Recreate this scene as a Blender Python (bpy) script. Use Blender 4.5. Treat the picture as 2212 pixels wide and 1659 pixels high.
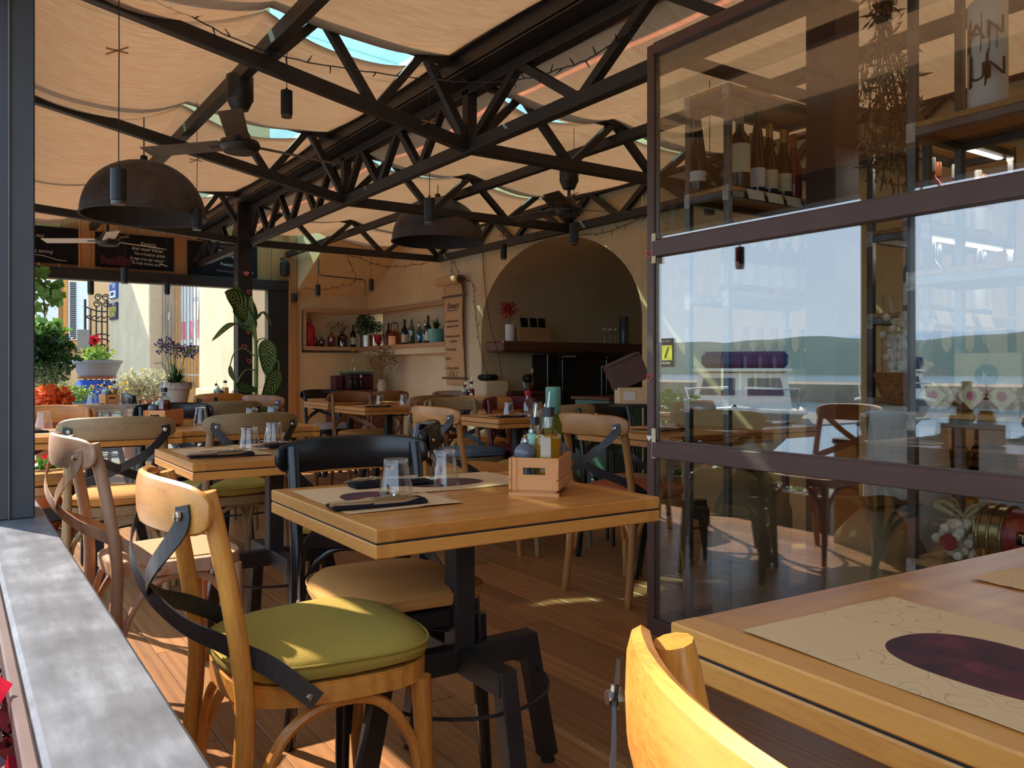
import bpy, math, random
from mathutils import Vector, Matrix
random.seed(7)
R = math.radians
scene = bpy.context.scene
for o in list(bpy.data.objects): bpy.data.objects.remove(o, do_unlink=True)
C = scene.collection

# ---------------------------------------------------------------- camera
FPX, CXP, HYP, HC = 1780.0, 1106.0, 802.0, 1.06      # focal length and horizon in 2212x1659 pixels, eye height in m
AZ = R(34.2)                                          # view turned to the right of the room's long axis (+Y)
cs, sn = math.cos(AZ), math.sin(AZ)
cam = bpy.data.cameras.new('camera'); cam_o = bpy.data.objects.new('camera', cam); C.objects.link(cam_o)
cam.sensor_fit = 'HORIZONTAL'; cam.sensor_width = 36.0; cam.lens = 36.0 * FPX / 2212.0
cam.shift_y = -(829.5 - HYP) / 2212.0
cam.clip_start = 0.05; cam.clip_end = 3000
cam_o.location = (0, 0, HC); cam_o.rotation_euler = (R(90), 0, -AZ)
scene.camera = cam_o

# ---------------------------------------------------------------- world, sun, exposure
W = bpy.data.worlds.new('sky'); scene.world = W; W.use_nodes = True
nt = W.node_tree; nt.nodes.clear()
wo = nt.nodes.new('ShaderNodeOutputWorld'); bg = nt.nodes.new('ShaderNodeBackground')
tcw = nt.nodes.new('ShaderNodeTexCoord'); sep = nt.nodes.new('ShaderNodeSeparateXYZ'); rmp = nt.nodes.new('ShaderNodeValToRGB')
nt.links.new(tcw.outputs['Generated'], sep.inputs[0]); nt.links.new(sep.outputs['Z'], rmp.inputs['Fac'])
e = rmp.color_ramp.elements
e[0].position = 0.0; e[0].color = (0.62, 0.74, 0.86, 1)
e[1].position = 1.0; e[1].color = (0.34, 0.55, 0.86, 1)
x = e.new(0.25); x.color = (0.52, 0.68, 0.88, 1)
nt.links.new(rmp.outputs['Color'], bg.inputs['Color']); bg.inputs['Strength'].default_value = 1.6
nt.links.new(bg.outputs[0], wo.inputs['Surface'])
SUN_EL = R(41.5)
sun = bpy.data.lights.new('sun', 'SUN'); sun.energy = 6.0; sun.angle = R(0.55); sun.color = (1.0, 0.89, 0.77)
sun_o = bpy.data.objects.new('sun', sun); C.objects.link(sun_o)
sun_dir = Vector((-0.414 * math.cos(SUN_EL), 0.910 * math.cos(SUN_EL), math.sin(SUN_EL)))   # towards the sun
sun_o.rotation_euler = sun_dir.to_track_quat('Z', 'Y').to_euler(); sun_o.location = (-8, 12, 14)
vs = scene.view_settings; vs.view_transform = 'Standard'; vs.look = 'None'; vs.gamma = 1.0; vs.use_curve_mapping = False
vs.exposure = 0.90
cy = scene.cycles
cy.use_denoising = True; cy.max_bounces = 10; cy.diffuse_bounces = 4; cy.glossy_bounces = 5; cy.transmission_bounces = 8
cy.transparent_max_bounces = 24; cy.caustics_reflective = False; cy.caustics_refractive = False; cy.sample_clamp_indirect = 6

# ---------------------------------------------------------------- measuring helpers (pixel of the photo + a known plane -> a place in the room)
def _ray(px, py):
    u = (px - CXP) / FPX
    return (u * cs + sn, -u * sn + cs, (HYP - py) / FPX)
def atz(px, py, z):
    r = _ray(px, py); t = (z - HC) / r[2]; return Vector((r[0] * t, r[1] * t, z))
def atx(px, py, X):
    r = _ray(px, py); t = X / r[0]; return Vector((X, r[1] * t, HC + r[2] * t))
def aty(px, py, Y):
    r = _ray(px, py); t = Y / r[1]; return Vector((r[0] * t, Y, HC + r[2] * t))
def atd(px, py, d):
    r = _ray(px, py); return Vector((r[0] * d, r[1] * d, HC + r[2] * d))

# ---------------------------------------------------------------- materials
def S(h):
    h = h.lstrip('#'); v = [int(h[i:i + 2], 16) / 255 for i in (0, 2, 4)]
    return tuple((c / 12.92 if c <= 0.04045 else ((c + 0.055) / 1.055) ** 2.4) for c in v) + (1,)
MATS = {}
class NT:
    def __init__(s, name):
        s.m = bpy.data.materials.new(name); s.m.use_nodes = True; s.t = s.m.node_tree; s.t.nodes.clear()
        s.out = s.n('OutputMaterial'); MATS[name] = s.m
    def n(s, k, **kw):
        q = s.t.nodes.new('ShaderNode' + k)
        for a, b in kw.items(): setattr(q, a, b)
        return q
    def l(s, a, b): s.t.links.new(a, b)
    def coords(s, scale=(1, 1, 1), kind='Object', rand=True):
        tc = s.n('TexCoord'); mp = s.n('Mapping'); mp.inputs['Scale'].default_value = scale
        s.l(tc.outputs[kind], mp.inputs['Vector'])
        if rand:
            oi = s.n('ObjectInfo'); mu = s.n('Math', operation='MULTIPLY'); mu.inputs[1].default_value = 37.0
            s.l(oi.outputs['Random'], mu.inputs[0]); s.l(mu.outputs[0], mp.inputs['Location'])
        return mp.outputs[0]
    def noise(s, vec, scale, detail=4, rough=0.55):
        q = s.n('TexNoise'); q.inputs['Scale'].default_value = scale; q.inputs['Detail'].default_value = detail; q.inputs['Roughness'].default_value = rough
        s.l(vec, q.inputs['Vector']); return q.outputs['Fac']
    def ramp(s, fac, stops):
        q = s.n('ValToRGB'); el = q.color_ramp.elements
        while len(el) < len(stops): el.new(0.5)
        for a, (p, c) in zip(el, stops): a.position = p; a.color = c
        s.l(fac, q.inputs['Fac']); return q.outputs['Color']
    def mix(s, fac, a, b, mode='MIX'):
        q = s.n('MixRGB', blend_type=mode)
        for i, v in zip((0, 1, 2), (fac, a, b)):
            if isinstance(v, (int, float)): q.inputs[i].default_value = v
            elif isinstance(v, tuple): q.inputs[i].default_value = v
            else: s.l(v, q.inputs[i])
        return q.outputs[0]
    def bsdf(s, col, rough=0.6, metal=0.0, bump=None, bs=0.2, dist=0.01, spec=0.5, **kw):
        b = s.n('BsdfPrincipled')
        if isinstance(col, tuple): b.inputs['Base Color'].default_value = col
        else: s.l(col, b.inputs['Base Color'])
        if isinstance(rough, (int, float)): b.inputs['Roughness'].default_value = rough
        else: s.l(rough, b.inputs['Roughness'])
        b.inputs['Metallic'].default_value = metal; b.inputs['Specular IOR Level'].default_value = spec
        for k, v in kw.items(): b.inputs[k].default_value = v
        if bump is not None:
            q = s.n('Bump'); q.inputs['Strength'].default_value = bs; q.inputs['Distance'].default_value = dist
            s.l(bump, q.inputs['Height']); s.l(q.outputs[0], b.inputs['Normal'])
        s.l(b.outputs[0], s.out.inputs['Surface']); return b
def plain(name, col, rough=0.55, metal=0.0, var=0.15, scale=14, bs=0.08, spec=0.5, **kw):
    t = NT(name); v = t.coords(); f = t.noise(v, scale)
    c = S(col); d = tuple(max(0, k * (1 - var * 1.6)) for k in c[:3]) + (1,); l = tuple(min(1, k * (1 + var)) for k in c[:3]) + (1,)
    t.bsdf(t.ramp(f, [(0.25, d), (0.5, c), (0.75, l)]), rough, metal, f, bs, 0.004, spec, **kw); return t.m
def wood(name, light, dark, axis='X', rough=0.45, fine=26, stretch=14, coat=0.0, rnd=0.25):
    t = NT(name)
    sc = {'X': (1, stretch, stretch), 'Y': (stretch, 1, stretch), 'Z': (stretch, stretch, 1)}[axis]
    v = t.coords(sc); f = t.noise(v, 2.2, 8, 0.62); g = t.noise(v, fine, 3, 0.5)
    w = t.n('TexWave', wave_type='BANDS', bands_direction={'X': 'Y', 'Y': 'X', 'Z': 'X'}[axis]); w.inputs['Scale'].default_value = 0.55
    w.inputs['Distortion'].default_value = 9.0; w.inputs['Detail'].default_value = 3.0; w.inputs['Detail Scale'].default_value = 0.9; t.l(v, w.inputs['Vector'])
    m = t.mix(0.22, f, w.outputs['Fac']); m2 = t.mix(0.42, m, g)
    a, b = S(light), S(dark)
    col = t.ramp(m2, [(0.25, b), (0.5, tuple((p * 0.7 + q * 0.3) for p, q in zip(a, b))), (0.72, a)])
    oi = t.n('ObjectInfo'); k = t.ramp(oi.outputs['Random'], [(0, (1 - rnd, 1 - rnd, 1 - rnd, 1)), (1, (1 + rnd * 0.4,) * 3 + (1,))])
    t.bsdf(t.mix(1.0, col, k, 'MULTIPLY'), rough, 0, m2, 0.12, 0.003, 0.5, **({'Coat Weight': coat, 'Coat Roughness': 0.25} if coat else {})); return t.m
def clear(name, tint=(1, 1, 1, 1), refl=0.25, rough=0.0, frost=0.0, gloss=(1, 1, 1, 1)):
    t = NT(name); tr = t.n('BsdfTransparent'); tr.inputs[0].default_value = tint
    gl = t.n('BsdfGlossy'); gl.inputs['Roughness'].default_value = rough; gl.inputs['Color'].default_value = gloss
    mx = t.n('MixShader'); lw = t.n('LayerWeight'); lw.inputs['Blend'].default_value = 0.5; pw = t.n('Math', operation='POWER'); pw.inputs[1].default_value = 4.0; t.l(lw.outputs['Facing'], pw.inputs[0])
    ad = t.n('Math', operation='MULTIPLY_ADD', use_clamp=True); ad.inputs[1].default_value = 0.8; ad.inputs[2].default_value = refl + 0.03; t.l(pw.outputs[0], ad.inputs[0])
    t.l(ad.outputs[0], mx.inputs[0]); t.l(tr.outputs[0], mx.inputs[1]); t.l(gl.outputs[0], mx.inputs[2])
    o = mx.outputs[0]
    if frost:
        df = t.n('BsdfDiffuse'); df.inputs[0].default_value = tint; m2 = t.n('MixShader'); m2.inputs[0].default_value = frost
        t.l(o, m2.inputs[1]); t.l(df.outputs[0], m2.inputs[2]); o = m2.outputs[0]
    t.l(o, t.out.inputs['Surface']); return t.m
def refract(name, tint=(1, 1, 1, 1), mixt=0.25, rough=0.0):
    t = NT(name); g = t.n('BsdfGlass'); g.inputs['Color'].default_value = tint; g.inputs['IOR'].default_value = 1.42; g.inputs['Roughness'].default_value = rough
    tr = t.n('BsdfTransparent'); tr.inputs[0].default_value = tint; mx = t.n('MixShader'); mx.inputs[0].default_value = mixt
    t.l(g.outputs[0], mx.inputs[1]); t.l(tr.outputs[0], mx.inputs[2]); t.l(mx.outputs[0], t.out.inputs['Surface']); return t.m
def cloth(name, col, dark, weave=240, rough=0.9, big=3.0, bs=0.25):
    t = NT(name); v = t.coords(); f = t.noise(v, big, 4); g = t.noise(v, weave, 2)
    t.bsdf(t.ramp(t.mix(0.35, f, g), [(0.3, S(dark)), (0.7, S(col))]), rough, 0, g, bs, 0.002, 0.25); return t.m
def leafmat(name, a, b, vein=None):
    t = NT(name)
    if vein:
        tc = t.n('TexCoord'); sp = t.n('SeparateXYZ'); t.l(tc.outputs['UV'], sp.inputs[0])
        ab = t.n('Math', operation='ABSOLUTE'); sb = t.n('Math', operation='SUBTRACT'); sb.inputs[1].default_value = 0.5
        t.l(sp.outputs['X'], sb.inputs[0]); t.l(sb.outputs[0], ab.inputs[0])
        sl = t.n('Math', operation='MULTIPLY_ADD'); sl.inputs[1].default_value = -0.55; t.l(ab.outputs[0], sl.inputs[0]); t.l(sp.outputs['Y'], sl.inputs[2])
        wv = t.n('Math', operation='MULTIPLY'); wv.inputs[1].default_value = 62.0; t.l(sl.outputs[0], wv.inputs[0])
        si = t.n('Math', operation='SINE'); t.l(wv.outputs[0], si.inputs[0])
        nz = t.noise(tc.outputs['UV'], 9, 3); ad = t.n('Math', operation='MULTIPLY_ADD'); ad.inputs[1].default_value = 1.6; ad.inputs[2].default_value = -0.95
        t.l(nz, ad.inputs[0]); a2 = t.n('Math', operation='ADD'); t.l(si.outputs[0], a2.inputs[0]); t.l(ad.outputs[0], a2.inputs[1])
        ed = t.ramp(ab.outputs[0], [(0.0, (0, 0, 0, 1)), (0.03, (1, 1, 1, 1)), (0.30, (1, 1, 1, 1)), (0.42, (0, 0, 0, 1))])
        st = t.ramp(a2.outputs[0], [(0.25, (0, 0, 0, 1)), (0.55, (1, 1, 1, 1))])
        col = t.mix(t.mix(1.0, ed, st, 'MULTIPLY'), S(a), S(vein))
    else:
        v = t.coords((1, 1, 1), 'Object'); f = t.noise(v, 30, 2); col = t.ramp(f, [(0.3, S(b)), (0.7, S(a))])
    d = t.n('BsdfPrincipled'); d.inputs['Roughness'].default_value = 0.5; t.l(col, d.inputs['Base Color'])
    tl = t.n('BsdfTranslucent'); t.l(col, tl.inputs[0]); mx = t.n('MixShader'); mx.inputs[0].default_value = 0.35
    t.l(d.outputs[0], mx.inputs[1]); t.l(tl.outputs[0], mx.inputs[2]); t.l(mx.outputs[0], t.out.inputs['Surface']); return t.m

plain('steel_black', '#241f1d', 0.55, 0.0, 0.25, 9, 0.05)
t = NT('led_light'); em = t.n('Emission'); em.inputs['Color'].default_value = (1, 0.93, 0.82, 1); em.inputs['Strength'].default_value = 16.0; t.l(em.outputs[0], t.out.inputs['Surface'])
plain('steel_dark', '#211f20', 0.42, 0.0, 0.25, 12, 0.05)
plain('steel_raw', '#6d6a68', 0.38, 0.75, 0.35, 10, 0.05)
plain('weld', '#b9b4ae', 0.4, 0.5, 0.4, 40, 0.4)
plain('frame_brown', '#5a4138', 0.48, 0.0, 0.14, 8, 0.05)
plain('post_grey', '#3c3b3e', 0.5, 0.0, 0.12, 6, 0.04)
plain('rubber', '#141414', 0.7)
plain('chrome', '#c9c9c9', 0.22, 1.0, 0.05)
plain('bolt', '#8f8578', 0.35, 0.9, 0.2, 60)
plain('dome_brown', '#4b403a', 0.62, 0.0, 0.30, 11, 0.35)
plain('dome_inside', '#3c3632', 0.8, 0.0, 0.15)
plain('lamp_black', '#1b1b1d', 0.5)
plain('lamp_ring', '#55504c', 0.4, 0.3)
plain('fan_metal', '#2c2724', 0.42, 0.1, 0.2)
plain('fan_blade', '#5b5148', 0.5, 0.0, 0.35, 5, 0.1)
plain('fan_white', '#cfcac2', 0.5, 0.0, 0.06)
for ax_, sf in (('Z', ''), ('X', '_x')):
    wood('oak_gold' + sf, '#d8923f', '#9c5a1e', ax_, 0.34, coat=0.2)
    wood('oak_honey' + sf, '#c68a4c', '#855426', ax_, 0.42)
    wood('oak_grey' + sf, '#9f845c', '#6e583a', ax_, 0.5)
    wood('oak_pale' + sf, '#c59a78', '#8d674c', ax_, 0.6)
    wood('oak_brown' + sf, '#986237', '#5f391d', ax_, 0.45)
plain('paint_black', '#17181b', 0.24, 0.0, 0.2, 6, 0.02)
plain('paint_red', '#5a1522', 0.35, 0.0, 0.15)
wood('table_oak', '#cb863d', '#9c5a22', 'X', 0.34, 30, 10, 0.2, 0.10)
wood('table_edge', '#d49245', '#a8662a', 'X', 0.4, 30, 10, 0.1, 0.10); wood('table_end', '#d49245', '#a8662a', 'Y', 0.4, 30, 10, 0.1, 0.10)
plain('groove', '#1a120c', 0.8)
wood('plank_floor', '#b27c49', '#74492a', 'Y', 0.42, 22, 16, 0.15, 0.35)
wood('pine', '#c98f52', '#94592b', 'Z', 0.55, rnd=0.2)
wood('pine_x', '#c4986c', '#93673f', 'X', 0.6)
wood('beam_wood', '#7a4a2a', '#4a2a16', 'X', 0.55)
wood('crate_wood', '#dc9a5c', '#bd7640', 'X', 0.55, rnd=0.08)
wood('shelf_wood', '#c79558', '#93632f', 'X', 0.5)
wood('white_wood', '#d6d3cc', '#bdb9b1', 'X', 0.7, rnd=0.06)
wood('counter_brown', '#6a3a26', '#43210f', 'X', 0.5)
cloth('cushion_olive', '#a88d3c', '#87702a'); cloth('cushion_tan', '#cb9350', '#a87238'); cloth('cushion_terra', '#bd7048', '#93502f')
cloth('cushion_blue', '#7d8b98', '#5e6b78'); cloth('cushion_white', '#d8d4cc', '#b9b4aa'); cloth('cushion_red', '#7c2534', '#571724')
cloth('burlap', '#9c8a68', '#6f5f43', 160, 0.95, 6, 0.6); cloth('burlap_dark', '#7d6a45', '#55452a', 160, 0.95, 6, 0.6)
cloth('blue_cloth', '#2e55b4', '#1d3a86', 60); cloth('napkin_black', '#1c1a20', '#100f13', 200)
t = NT('cane'); v = t.coords(); ck = t.n('TexChecker'); ck.inputs['Scale'].default_value = 170; t.l(v, ck.inputs['Vector'])
ck.inputs['Color1'].default_value = S('#c99f70'); ck.inputs['Color2'].default_value = S('#9a7043'); t.bsdf(ck.outputs['Color'], 0.6, 0, ck.outputs['Fac'], 0.5, 0.002)
def plaster(name, a, b, sc=1.6):
    t = NT(name); v = t.coords(rand=False); f = t.noise(v, sc, 8, 0.6); g = t.noise(v, 30, 5, 0.6)
    t.bsdf(t.ramp(t.mix(0.35, f, g), [(0.3, S(b)), (0.7, S(a))]), 0.85, 0, t.mix(0.5, f, g), 0.35, 0.02, 0.2); return t.m
plaster('plaster_cream', '#e0c598', '#c8a878'); plaster('plaster_light', '#e2d0ae', '#cbb48c'); plaster('plaster_street', '#dcb684', '#c79d68', 0.8)
plaster('stone_pale', '#e3d2b2', '#c4b08c', 2.2); plaster('concrete', '#9b9488', '#847d72', 2); plaster('paving', '#a8a196', '#837c72', 3)
# painted sill with chalky brush marks
t = NT('sill_slate'); v = t.coords((7, 1.2, 1), rand=False); f = t.noise(v, 3.2, 8, 0.65); v2 = t.coords((1, 1, 1), rand=False); g = t.noise(v2, 9, 4)
t.bsdf(t.ramp(t.mix(0.45, f, g), [(0.3, S('#3e4044')), (0.5, S('#606266')), (0.72, S('#8e9093'))]), 0.42, 0, f, 0.06, 0.004)
# sun sail cloth: woven, lets light through
t = NT('sail_cloth'); v = t.coords((1, 6, 1), rand=False); f = t.noise(v, 7, 6, 0.7); c = t.ramp(f, [(0.3, S('#d6a38b')), (0.7, S('#e1b69f'))])
df = t.n('BsdfDiffuse'); tl = t.n('BsdfTranslucent'); t.l(c, df.inputs[0]); t.l(c, tl.inputs[0]); mx = t.n('MixShader'); mx.inputs[0].default_value = 0.78
t.l(df.outputs[0], mx.inputs[1]); t.l(tl.outputs[0], mx.inputs[2]); t.l(mx.outputs[0], t.out.inputs['Surface'])
clear('glass_shop', (0.94, 0.955, 0.94, 1), 0.115)
clear('glass_roof', (0.72, 0.93, 0.88, 1), 0.05, 0.1, 0.12)
clear('glass_plain', (0.96, 0.98, 0.97, 1), 0.02)
clear('glass_screen', (0.86, 0.93, 0.93, 1), 0.05, 0.0, 0.12)
clear('tumbler_glass', (0.97, 0.98, 0.98, 1), 0.02)
clear('bottle_clear', (0.90, 0.93, 0.90, 1), 0.06); clear('bottle_green', (0.25, 0.42, 0.25, 1), 0.08); clear('bottle_blue', (0.05, 0.40, 0.55, 1), 0.08)
clear('bottle_amber', (0.55, 0.22, 0.06, 1), 0.08); clear('bottle_ruby', (0.32, 0.02, 0.05, 1), 0.08); clear('bottle_pink', (0.65, 0.30, 0.20, 1), 0.08)
def liquid(name, col, thru=0.35):
    t = NT(name); c = S(col); tl = t.n('BsdfTranslucent'); tl.inputs[0].default_value = c; b = t.n('BsdfPrincipled'); b.inputs['Base Color'].default_value = c; b.inputs['Roughness'].default_value = 0.08
    tr = t.n('BsdfTransparent'); tr.inputs[0].default_value = c; m1 = t.n('MixShader'); m1.inputs[0].default_value = 0.5; t.l(b.outputs[0], m1.inputs[1]); t.l(tl.outputs[0], m1.inputs[2])
    m2 = t.n('MixShader'); m2.inputs[0].default_value = thru; t.l(m1.outputs[0], m2.inputs[1]); t.l(tr.outputs[0], m2.inputs[2]); t.l(m2.outputs[0], t.out.inputs['Surface'])
liquid('oil', '#e0a80f'); liquid('vinegar', '#8e1218', 0.3); liquid('oil_green', '#8f8a2c')
plain('wine_dark', '#14100f', 0.12, 0.0, 0.1); plain('wine_rose', '#8c3028', 0.15, 0.0, 0.1)
plain('foil_black', '#1a1414', 0.35); plain('foil_gold', '#b99a4c', 0.35, 0.5); plain('foil_red', '#7d1c26', 0.35); plain('foil_white', '#d2cfca', 0.4); plain('foil_copper', '#b8663f', 0.35, 0.3); plain('foil_tan', '#a98062', 0.4)
plain('label_cream', '#ddcfa6', 0.7, 0, 0.05); plain('label_white', '#dedbd4', 0.7, 0, 0.04); plain('label_red', '#8d2027', 0.6, 0, 0.05)
plain('kraft', '#c99e70', 0.8, 0, 0.07, 40); plain('kraft_light', '#d9b88c', 0.8, 0, 0.07, 40); plain('ink', '#3a2c22', 0.8)
plain('chalk', '#d8d4cc', 0.9, 0, 0.2); plain('chalk_pink', '#a8736c', 0.9, 0, 0.2); plain('board_black', '#201e20', 0.8, 0, 0.2, 14, 0.08, 0.15); plain('board_wine', '#4d1c22', 0.8, 0, 0.4, 20)
plain('heart_pink', '#e2708a', 0.6); plain('heart_red', '#e05a5a', 0.6); plain('heart_white', '#efeae6', 0.6)
plain('ceramic_grey', '#575a62', 0.25); plain('ceramic_mint', '#8fc7b2', 0.3); plain('green_cap', '#4f7a66', 0.4); plain('cream_plastic', '#e3dccb', 0.5)
plain('oven_black', '#0b0c0d', 0.12); plain('oven_trim', '#7c7c7c', 0.3, 0.8)
plain('copper', '#b8704c', 0.28, 0.9, 0.2); plain('aluminium', '#b9b2a4', 0.32, 0.85, 0.2); plain('enamel_red', '#b81f2a', 0.35); plain('enamel_aqua', '#6fb3ab', 0.45)
plain('terracotta_grey', '#b3a596', 0.75, 0, 0.1); plain('planter_grey', '#7d838c', 0.6, 0, 0.06); plain('terracotta', '#a4572f', 0.8)
plain('iron', '#17140f', 0.5); plain('iron_grey', '#8d8779', 0.5, 0.2); plain('sign_blue', '#1d53a8', 0.45, 0, 0.05); plain('sign_navy', '#2c2155', 0.5, 0, 0.05); plain('sign_yellow', '#e3d24a', 0.6, 0, 0.05); plain('sign_white', '#eceae6', 0.6, 0, 0.03)
plain('shutter', '#d5d6d0', 0.6, 0, 0.05); plain('door_orange', '#d58e3c', 0.6, 0, 0.08); plain('curtain_white', '#dfe0da', 0.8, 0, 0.05)
leafmat('leaf_dark', '#2f5a24', '#173312'); leafmat('leaf_mid', '#5f8f35', '#34601f'); leafmat('leaf_lime', '#9dbb4d', '#6a8f33'); leafmat('leaf_silver', '#c9c7a4', '#9fa17f')
leafmat('leaf_vine', '#7fae4e', '#4c7a30'); leafmat('leaf_olive', '#7d8a58', '#55633a'); leafmat('leaf_dry', '#b89464', '#83633c'); leafmat('leaf_variegated', '#33591f', '#33591f', '#c3cf8c')
leafmat('petal_orange', '#f07a34', '#cf4c1c'); leafmat('petal_red', '#d4233a', '#8e1525'); leafmat('petal_violet', '#7a6aae', '#51447f'); leafmat('petal_yellow', '#e8c02e', '#c28f18'); leafmat('leaf_wine', '#5c2027', '#32100f')
plain('stem_green', '#6f8a3d', 0.6); plain('stem_brown', '#6b4d32', 0.8); plain('soil', '#3a2a20', 0.95)
plain('candy_cream', '#ead9c0', 0.6, 0, 0.15, 30); plain('candy_pink', '#c9657a', 0.5); plain('wicker', '#9c6233', 0.7, 0, 0.4, 60, 0.5); plain('gold_tin', '#a58a5a', 0.3, 0.8); plain('tin_red', '#8f2f2a', 0.4)
plain('boat_white', '#e4ddcf', 0.4, 0, 0.05); plain('boat_hull', '#2d3036', 0.4); plain('boat_blue', '#1f2c55', 0.7); plain('boat_window', '#3c4450', 0.1); plain('varnish', '#9c6b35', 0.35)
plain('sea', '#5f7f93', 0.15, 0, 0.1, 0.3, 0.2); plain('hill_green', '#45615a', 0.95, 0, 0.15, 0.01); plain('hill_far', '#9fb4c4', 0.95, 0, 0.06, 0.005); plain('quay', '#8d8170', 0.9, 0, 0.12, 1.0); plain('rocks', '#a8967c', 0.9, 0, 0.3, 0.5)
def mat(n): return MATS[n]

# ---------------------------------------------------------------- mesh building
class B:
    def __init__(s): s.v = []; s.f = []; s.uv = {}
    def add(s, vs, fs, uvs=None):
        k = len(s.v); s.v += [tuple(p) for p in vs]
        for i, q in enumerate(fs):
            if uvs: s.uv[len(s.f)] = [uvs[j] for j in q]
            s.f.append([k + j for j in q])
        return s
    def box(s, c, d, rot=None):
        c = Vector(c); h = [a / 2 for a in d]; P = []
        for x in (-1, 1):
            for y in (-1, 1):
                for z in (-1, 1):
                    p = Vector((x * h[0], y * h[1], z * h[2])); P.append(c + (rot @ p if rot else p))
        return s.add(P, [(0, 1, 3, 2), (4, 6, 7, 5), (0, 4, 5, 1), (2, 3, 7, 6), (0, 2, 6, 4), (1, 5, 7, 3)])
    def bb(s, lo, hi): return s.box([(a + b) / 2 for a, b in zip(lo, hi)], [abs(b - a) for a, b in zip(lo, hi)])
    def rbox(s, c, d, r=0.006, rot=None):
        c = Vector(c); hx, hy, hz = [a / 2 for a in d]; r = min(r, hx * .9, hy * .9, hz * .9); P = []; idx = {}
        for sx in (-1, 1):
            for sy in (-1, 1):
                for sz in (-1, 1):
                    for a, p in enumerate(((hx, hy - r, hz - r), (hx - r, hy, hz - r), (hx - r, hy - r, hz))):
                        idx[(sx, sy, sz, a)] = len(P); q = Vector((sx * p[0], sy * p[1], sz * p[2])); P.append(c + (rot @ q if rot else q))
        F = []
        for a in range(3):
            o = [k for k in range(3) if k != a]
            for sg in (-1, 1):
                q = []
                for (u, w) in ((-1, -1), (1, -1), (1, 1), (-1, 1)):
                    t = [0, 0, 0]; t[a] = sg; t[o[0]] = u; t[o[1]] = w; q.append(idx[(*t, a)])
                F.append(q)
        for a in range(3):
            o = [k for k in range(3) if k != a]
            for u in (-1, 1):
                for w in (-1, 1):
                    t0 = [0, 0, 0]; t0[o[0]] = u; t0[o[1]] = w; q = []
                    for sg, kk in ((-1, o[0]), (1, o[0]), (1, o[1]), (-1, o[1])):
                        t = list(t0); t[a] = sg; q.append(idx[(*t, kk)])
                    F.append(q)
        for sx in (-1, 1):
            for sy in (-1, 1):
                for sz in (-1, 1): F.append([idx[(sx, sy, sz, a)] for a in range(3)])
        return s.add(P, F)
    def beam(s, p0, p1, w, h, up=(0, 0, 1), r=0.0):
        p0, p1 = Vector(p0), Vector(p1); d = p1 - p0; L = d.length; y = d.normalized(); u = Vector(up)
        if abs(y.dot(u)) > 0.98: u = Vector((1, 0, 0))
        x = y.cross(u).normalized(); z = x.cross(y); M = Matrix((x, y, z)).transposed()
        return s.rbox((p0 + p1) / 2, (w, L, h), r, M) if r else s.box((p0 + p1) / 2, (w, L, h), M)
    def tube(s, pts, r, n=8, cap=True, flat=1.0):
        pts = [Vector(p) for p in pts]; m = len(pts); rr = r if isinstance(r, (list, tuple)) else [r] * m; P = []; F = []; nrm = None
        for i, p in enumerate(pts):
            t = (pts[min(i + 1, m - 1)] - pts[max(i - 1, 0)])
            t = t.normalized() if t.length > 1e-9 else Vector((0, 0, 1))
            if nrm is None:
                a = Vector((0, 0, 1)) if abs(t.z) < 0.9 else Vector((1, 0, 0)); nrm = (a - t * a.dot(t)).normalized()
            else:
                nrm = nrm - t * nrm.dot(t); nrm = nrm.normalized() if nrm.length > 1e-6 else t.orthogonal().normalized()
            b = t.cross(nrm)
            for k in range(n):
                a = 2 * math.pi * k / n; P.append(p + (nrm * math.cos(a) + b * math.sin(a) * flat) * rr[i])
        for i in range(m - 1):
            for k in range(n): F.append((i * n + k, i * n + (k + 1) % n, (i + 1) * n + (k + 1) % n, (i + 1) * n + k))
        if cap: F += [tuple(range(n - 1, -1, -1)), tuple((m - 1) * n + k for k in range(n))]
        return s.add(P, F)
    def cyl(s, p0, p1, r0, r1=None, n=16): return s.tube([p0, p1], [r0, r0 if r1 is None else r1], n)
    def lathe(s, prof, n=24, o=(0, 0, 0), cap0=True, cap1=True, flute=0.0, nf=10, M=None):
        P = []; F = []; o = Vector(o)
        for (r, z) in prof:
            for k in range(n):
                a = 2 * math.pi * k / n; q = r * (1 - flute * (0.5 + 0.5 * math.cos(nf * a))); p = Vector((q * math.cos(a), q * math.sin(a), z))
                P.append(o + (M @ p if M else p))
        for i in range(len(prof) - 1):
            for k in range(n): F.append((i * n + k, i * n + (k + 1) % n, (i + 1) * n + (k + 1) % n, (i + 1) * n + k))
        if cap0: F.append(tuple(range(n - 1, -1, -1)))
        if cap1: F.append(tuple((len(prof) - 1) * n + k for k in range(n)))
        return s.add(P, F)
    def prism(s, poly, z0, z1, M=None):
        n = len(poly); P = [Vector((x, y, z)) for z in (z0, z1) for x, y in poly]
        if M: P = [M @ p for p in P]
        return s.add(P, [tuple(range(n - 1, -1, -1)), tuple(range(n, 2 * n))] + [(i, (i + 1) % n, n + (i + 1) % n, n + i) for i in range(n)])
    def sheet(s, nu, nv, fn, closed=False):
        P = [fn(i / nu, j / nv) for j in range(nv + 1) for i in range(nu + 1)]; U = [(i / nu, j / nv) for j in range(nv + 1) for i in range(nu + 1)]
        F = [(j * (nu + 1) + i, j * (nu + 1) + i + 1, (j + 1) * (nu + 1) + i + 1, (j + 1) * (nu + 1) + i) for j in range(nv) for i in range(nu)]
        return s.add(P, F, U)
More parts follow.
